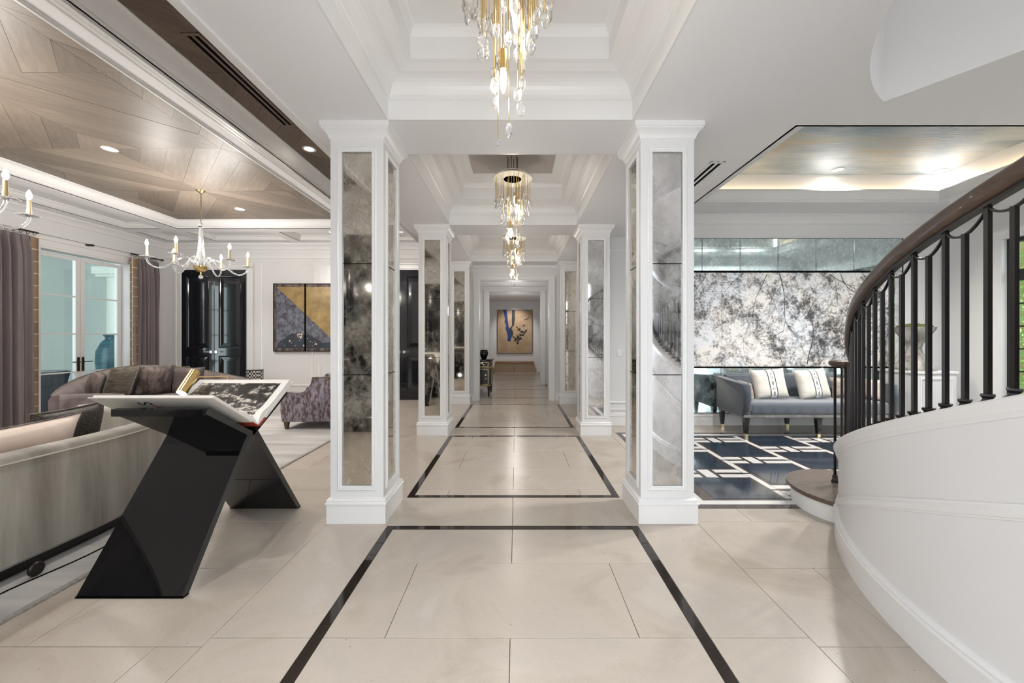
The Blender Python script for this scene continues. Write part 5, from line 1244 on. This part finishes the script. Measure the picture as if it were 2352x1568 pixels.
for k, (p, q) in enumerate(((b0+.03, (b0+b1)/2-.01), ((b0+b1)/2+.01, b1-.03))):
    dd = MB().rbox(a1, a1+.012, p, q, .30, .67, .003, 1).build('door', 'lacquer', cm); MB().lathe([(0, 0), (.012, .004), (.008, .016), (0, .018)], (a1+.02, (q-.04 if k == 0 else p+.04), .47), 8).build('knob', 'brass', dd)
for x in (a0+.05, a1-.04):
    for y in (b0+.05, b1-.05): MB().loft([[(x+dx*s_, y+dy*s_, z) for dx, dy in ((-1, -1), (1, -1), (1, 1), (-1, 1))] for s_, z in ((.016, .001), (.020, .05), (.036, .272))]).build('leg', 'leg_black', cm)
j2 = empty('dark_jar', (-.82, 9.5, .905), 'small dark jar on the lacquered commode', 'jar')
MB().lathe([(0, .906), (.05, .906), (.075, .95), (.105, 1.03), (.105, 1.08), (.085, 1.12), (.10, 1.14), (.09, 1.14), (0, 1.12)], (-.80, 9.50, 0), 20).build('body', 'black_gloss', j2, 50)
bn = empty('leather_bench', (-.07, 16.1, 0), 'long brown leather bench under the abstract painting', 'bench')
MB().rbox(-.88, .74, 15.98, 16.36, .36, .45, .02, 2).build('seat_pad', 'leather_brown', bn, 40)
for a, b in ((-.97, -.10), (-.08, .83)): MB().prism([(a+(.08 if a < -.5 else 0), 16.0, .36), (b-(.08 if b > .5 else 0), 16.0, .36), (b, 16.0, .004), (a, 16.0, .004)], (0, .33, 0)).build('base_panel', 'bench_wood', bn)
pa = empty('abstract_painting', (-.06, HE-.03, 1.7), 'tan abstract painting with blue and black strokes at the hall end', 'painting')
qx0, qx1, qz0, qz1 = -.80, .675, .78, 2.615; yq = HE-.05
MB().box(qx0, qx1, yq, HE-.002, qz0, qz1).build('canvas', 'canvas_tan', pa)
MB().frame(xz(qx0, qx1, qz0, qz1, yq), (0, -1, 0), [(-.012, -.045), (-.012, .006), (.002, .006), (.002, 0)]).build('frame', 'black', pa)
def C(u, v): return (qx0+(qx1-qx0)*u, yq-.001, qz1-(qz1-qz0)*v)
def stroke(pts, mat, name, dy=.0015): MB().prism([(C(u, v)[0], C(u, v)[1]-dy, C(u, v)[2]) for u, v in pts], (0, -.0008, 0)).build(name, mat, pa)
stroke([(.17, 0), (.255, 0), (.29, .20), (.315, .36), (.33, .42), (.40, .50), (.42, .60), (.37, .70), (.40, .715), (.33, .73), (.28, .70), (.30, .60), (.26, .50), (.23, .42), (.25, .36), (.20, .28), (.21, .2)], 'blue_paint', 'blue_stroke')
stroke([(.415, 0), (.505, 0), (.50, .18), (.48, .34), (.42, .40), (.40, .44), (.44, .48), (.46, .60), (.40, .56), (.33, .44), (.38, .40), (.42, .36), (.41, .2)], 'ink', 'black_stroke', .003)
rr_ = random.Random(8)
for k, (u, v, s_) in enumerate(((.56, .40, .05), (.62, .45, .06), (.70, .50, .07), (.78, .52, .06), (.68, .58, .07), (.58, .62, .08), (.52, .66, .07), (.60, .70, .07), (.66, .66, .06), (.50, .70, .05), (.58, .76, .05), (.76, .36, .04), (.82, .48, .05), (.80, .22, .03), (.86, .20, .025), (.90, .18, .02), (.74, .57, .05), (.46, .62, .05))):
    n_ = 9; a0_ = rr_.uniform(0, 6)
    stroke([(u+s_*rr_.uniform(.25, 1)*math.cos(a0_+q*2*PI/n_), v+s_*rr_.uniform(.2, .8)*math.sin(a0_+q*2*PI/n_)) for q in range(n_)], 'ink', 'black_stroke', .003+k*.0002)
    d_a = rr_.uniform(-1.2, 1.2); l_ = s_*1.5; stroke([(u-l_*math.cos(d_a), v-l_*math.sin(d_a)), (u, v-.008), (u+l_*math.cos(d_a), v+l_*math.sin(d_a)), (u, v+.008)], 'ink', 'black_stroke', .0036+k*.0002)
light('hall_spot', 'SPOT', (-.06, 15.4, 2.95), 36, WARM, (math.radians(35), 0, 0), spot_size=1.5, spot_blend=.8, shadow_soft_size=.05)
for y in (9.6, 11.0, 13.4): light('hall_lamp', 'POINT', (-.04, y, 2.2), 5, WARM, shadow_soft_size=.15)
# ------------------------------------------------------------------ greenery outside the right windows
MB().box(XR+.25, 13, -3, 9, -.3, -.02).build('ground_garden', 'patio_floor', **ST)
rr_ = random.Random(6); m = MB()
for k in range(9000):
    y = rr_.uniform(.5, 8.5); z = rr_.uniform(0, 4.2); x = 9.3+rr_.uniform(-.35, .35)+.3*math.sin(y*2)+.2*math.sin(z*3); s_ = rr_.uniform(.03, .07)
    a, b = rr_.uniform(0, 6.28), rr_.uniform(-.8, .8); u = Vector((math.cos(a)*.5, math.sin(a), b)).normalized()*s_; v = u.cross(Vector((1, .2, .3))).normalized()*s_*.45
    p = Vector((x, y, z)); m.add([p-u, p+v, p+u, p-v], [(0, 1, 2, 3)])
m.build('garden_hedge', 'hedge_leaf', label='green leafy hedge outside the black steel windows', cat='hedge', kind='stuff')
MB().box(10.45, 10.6, .3, 8.7, -.3, 4.1).build('wall_garden', 'moss', **ST)
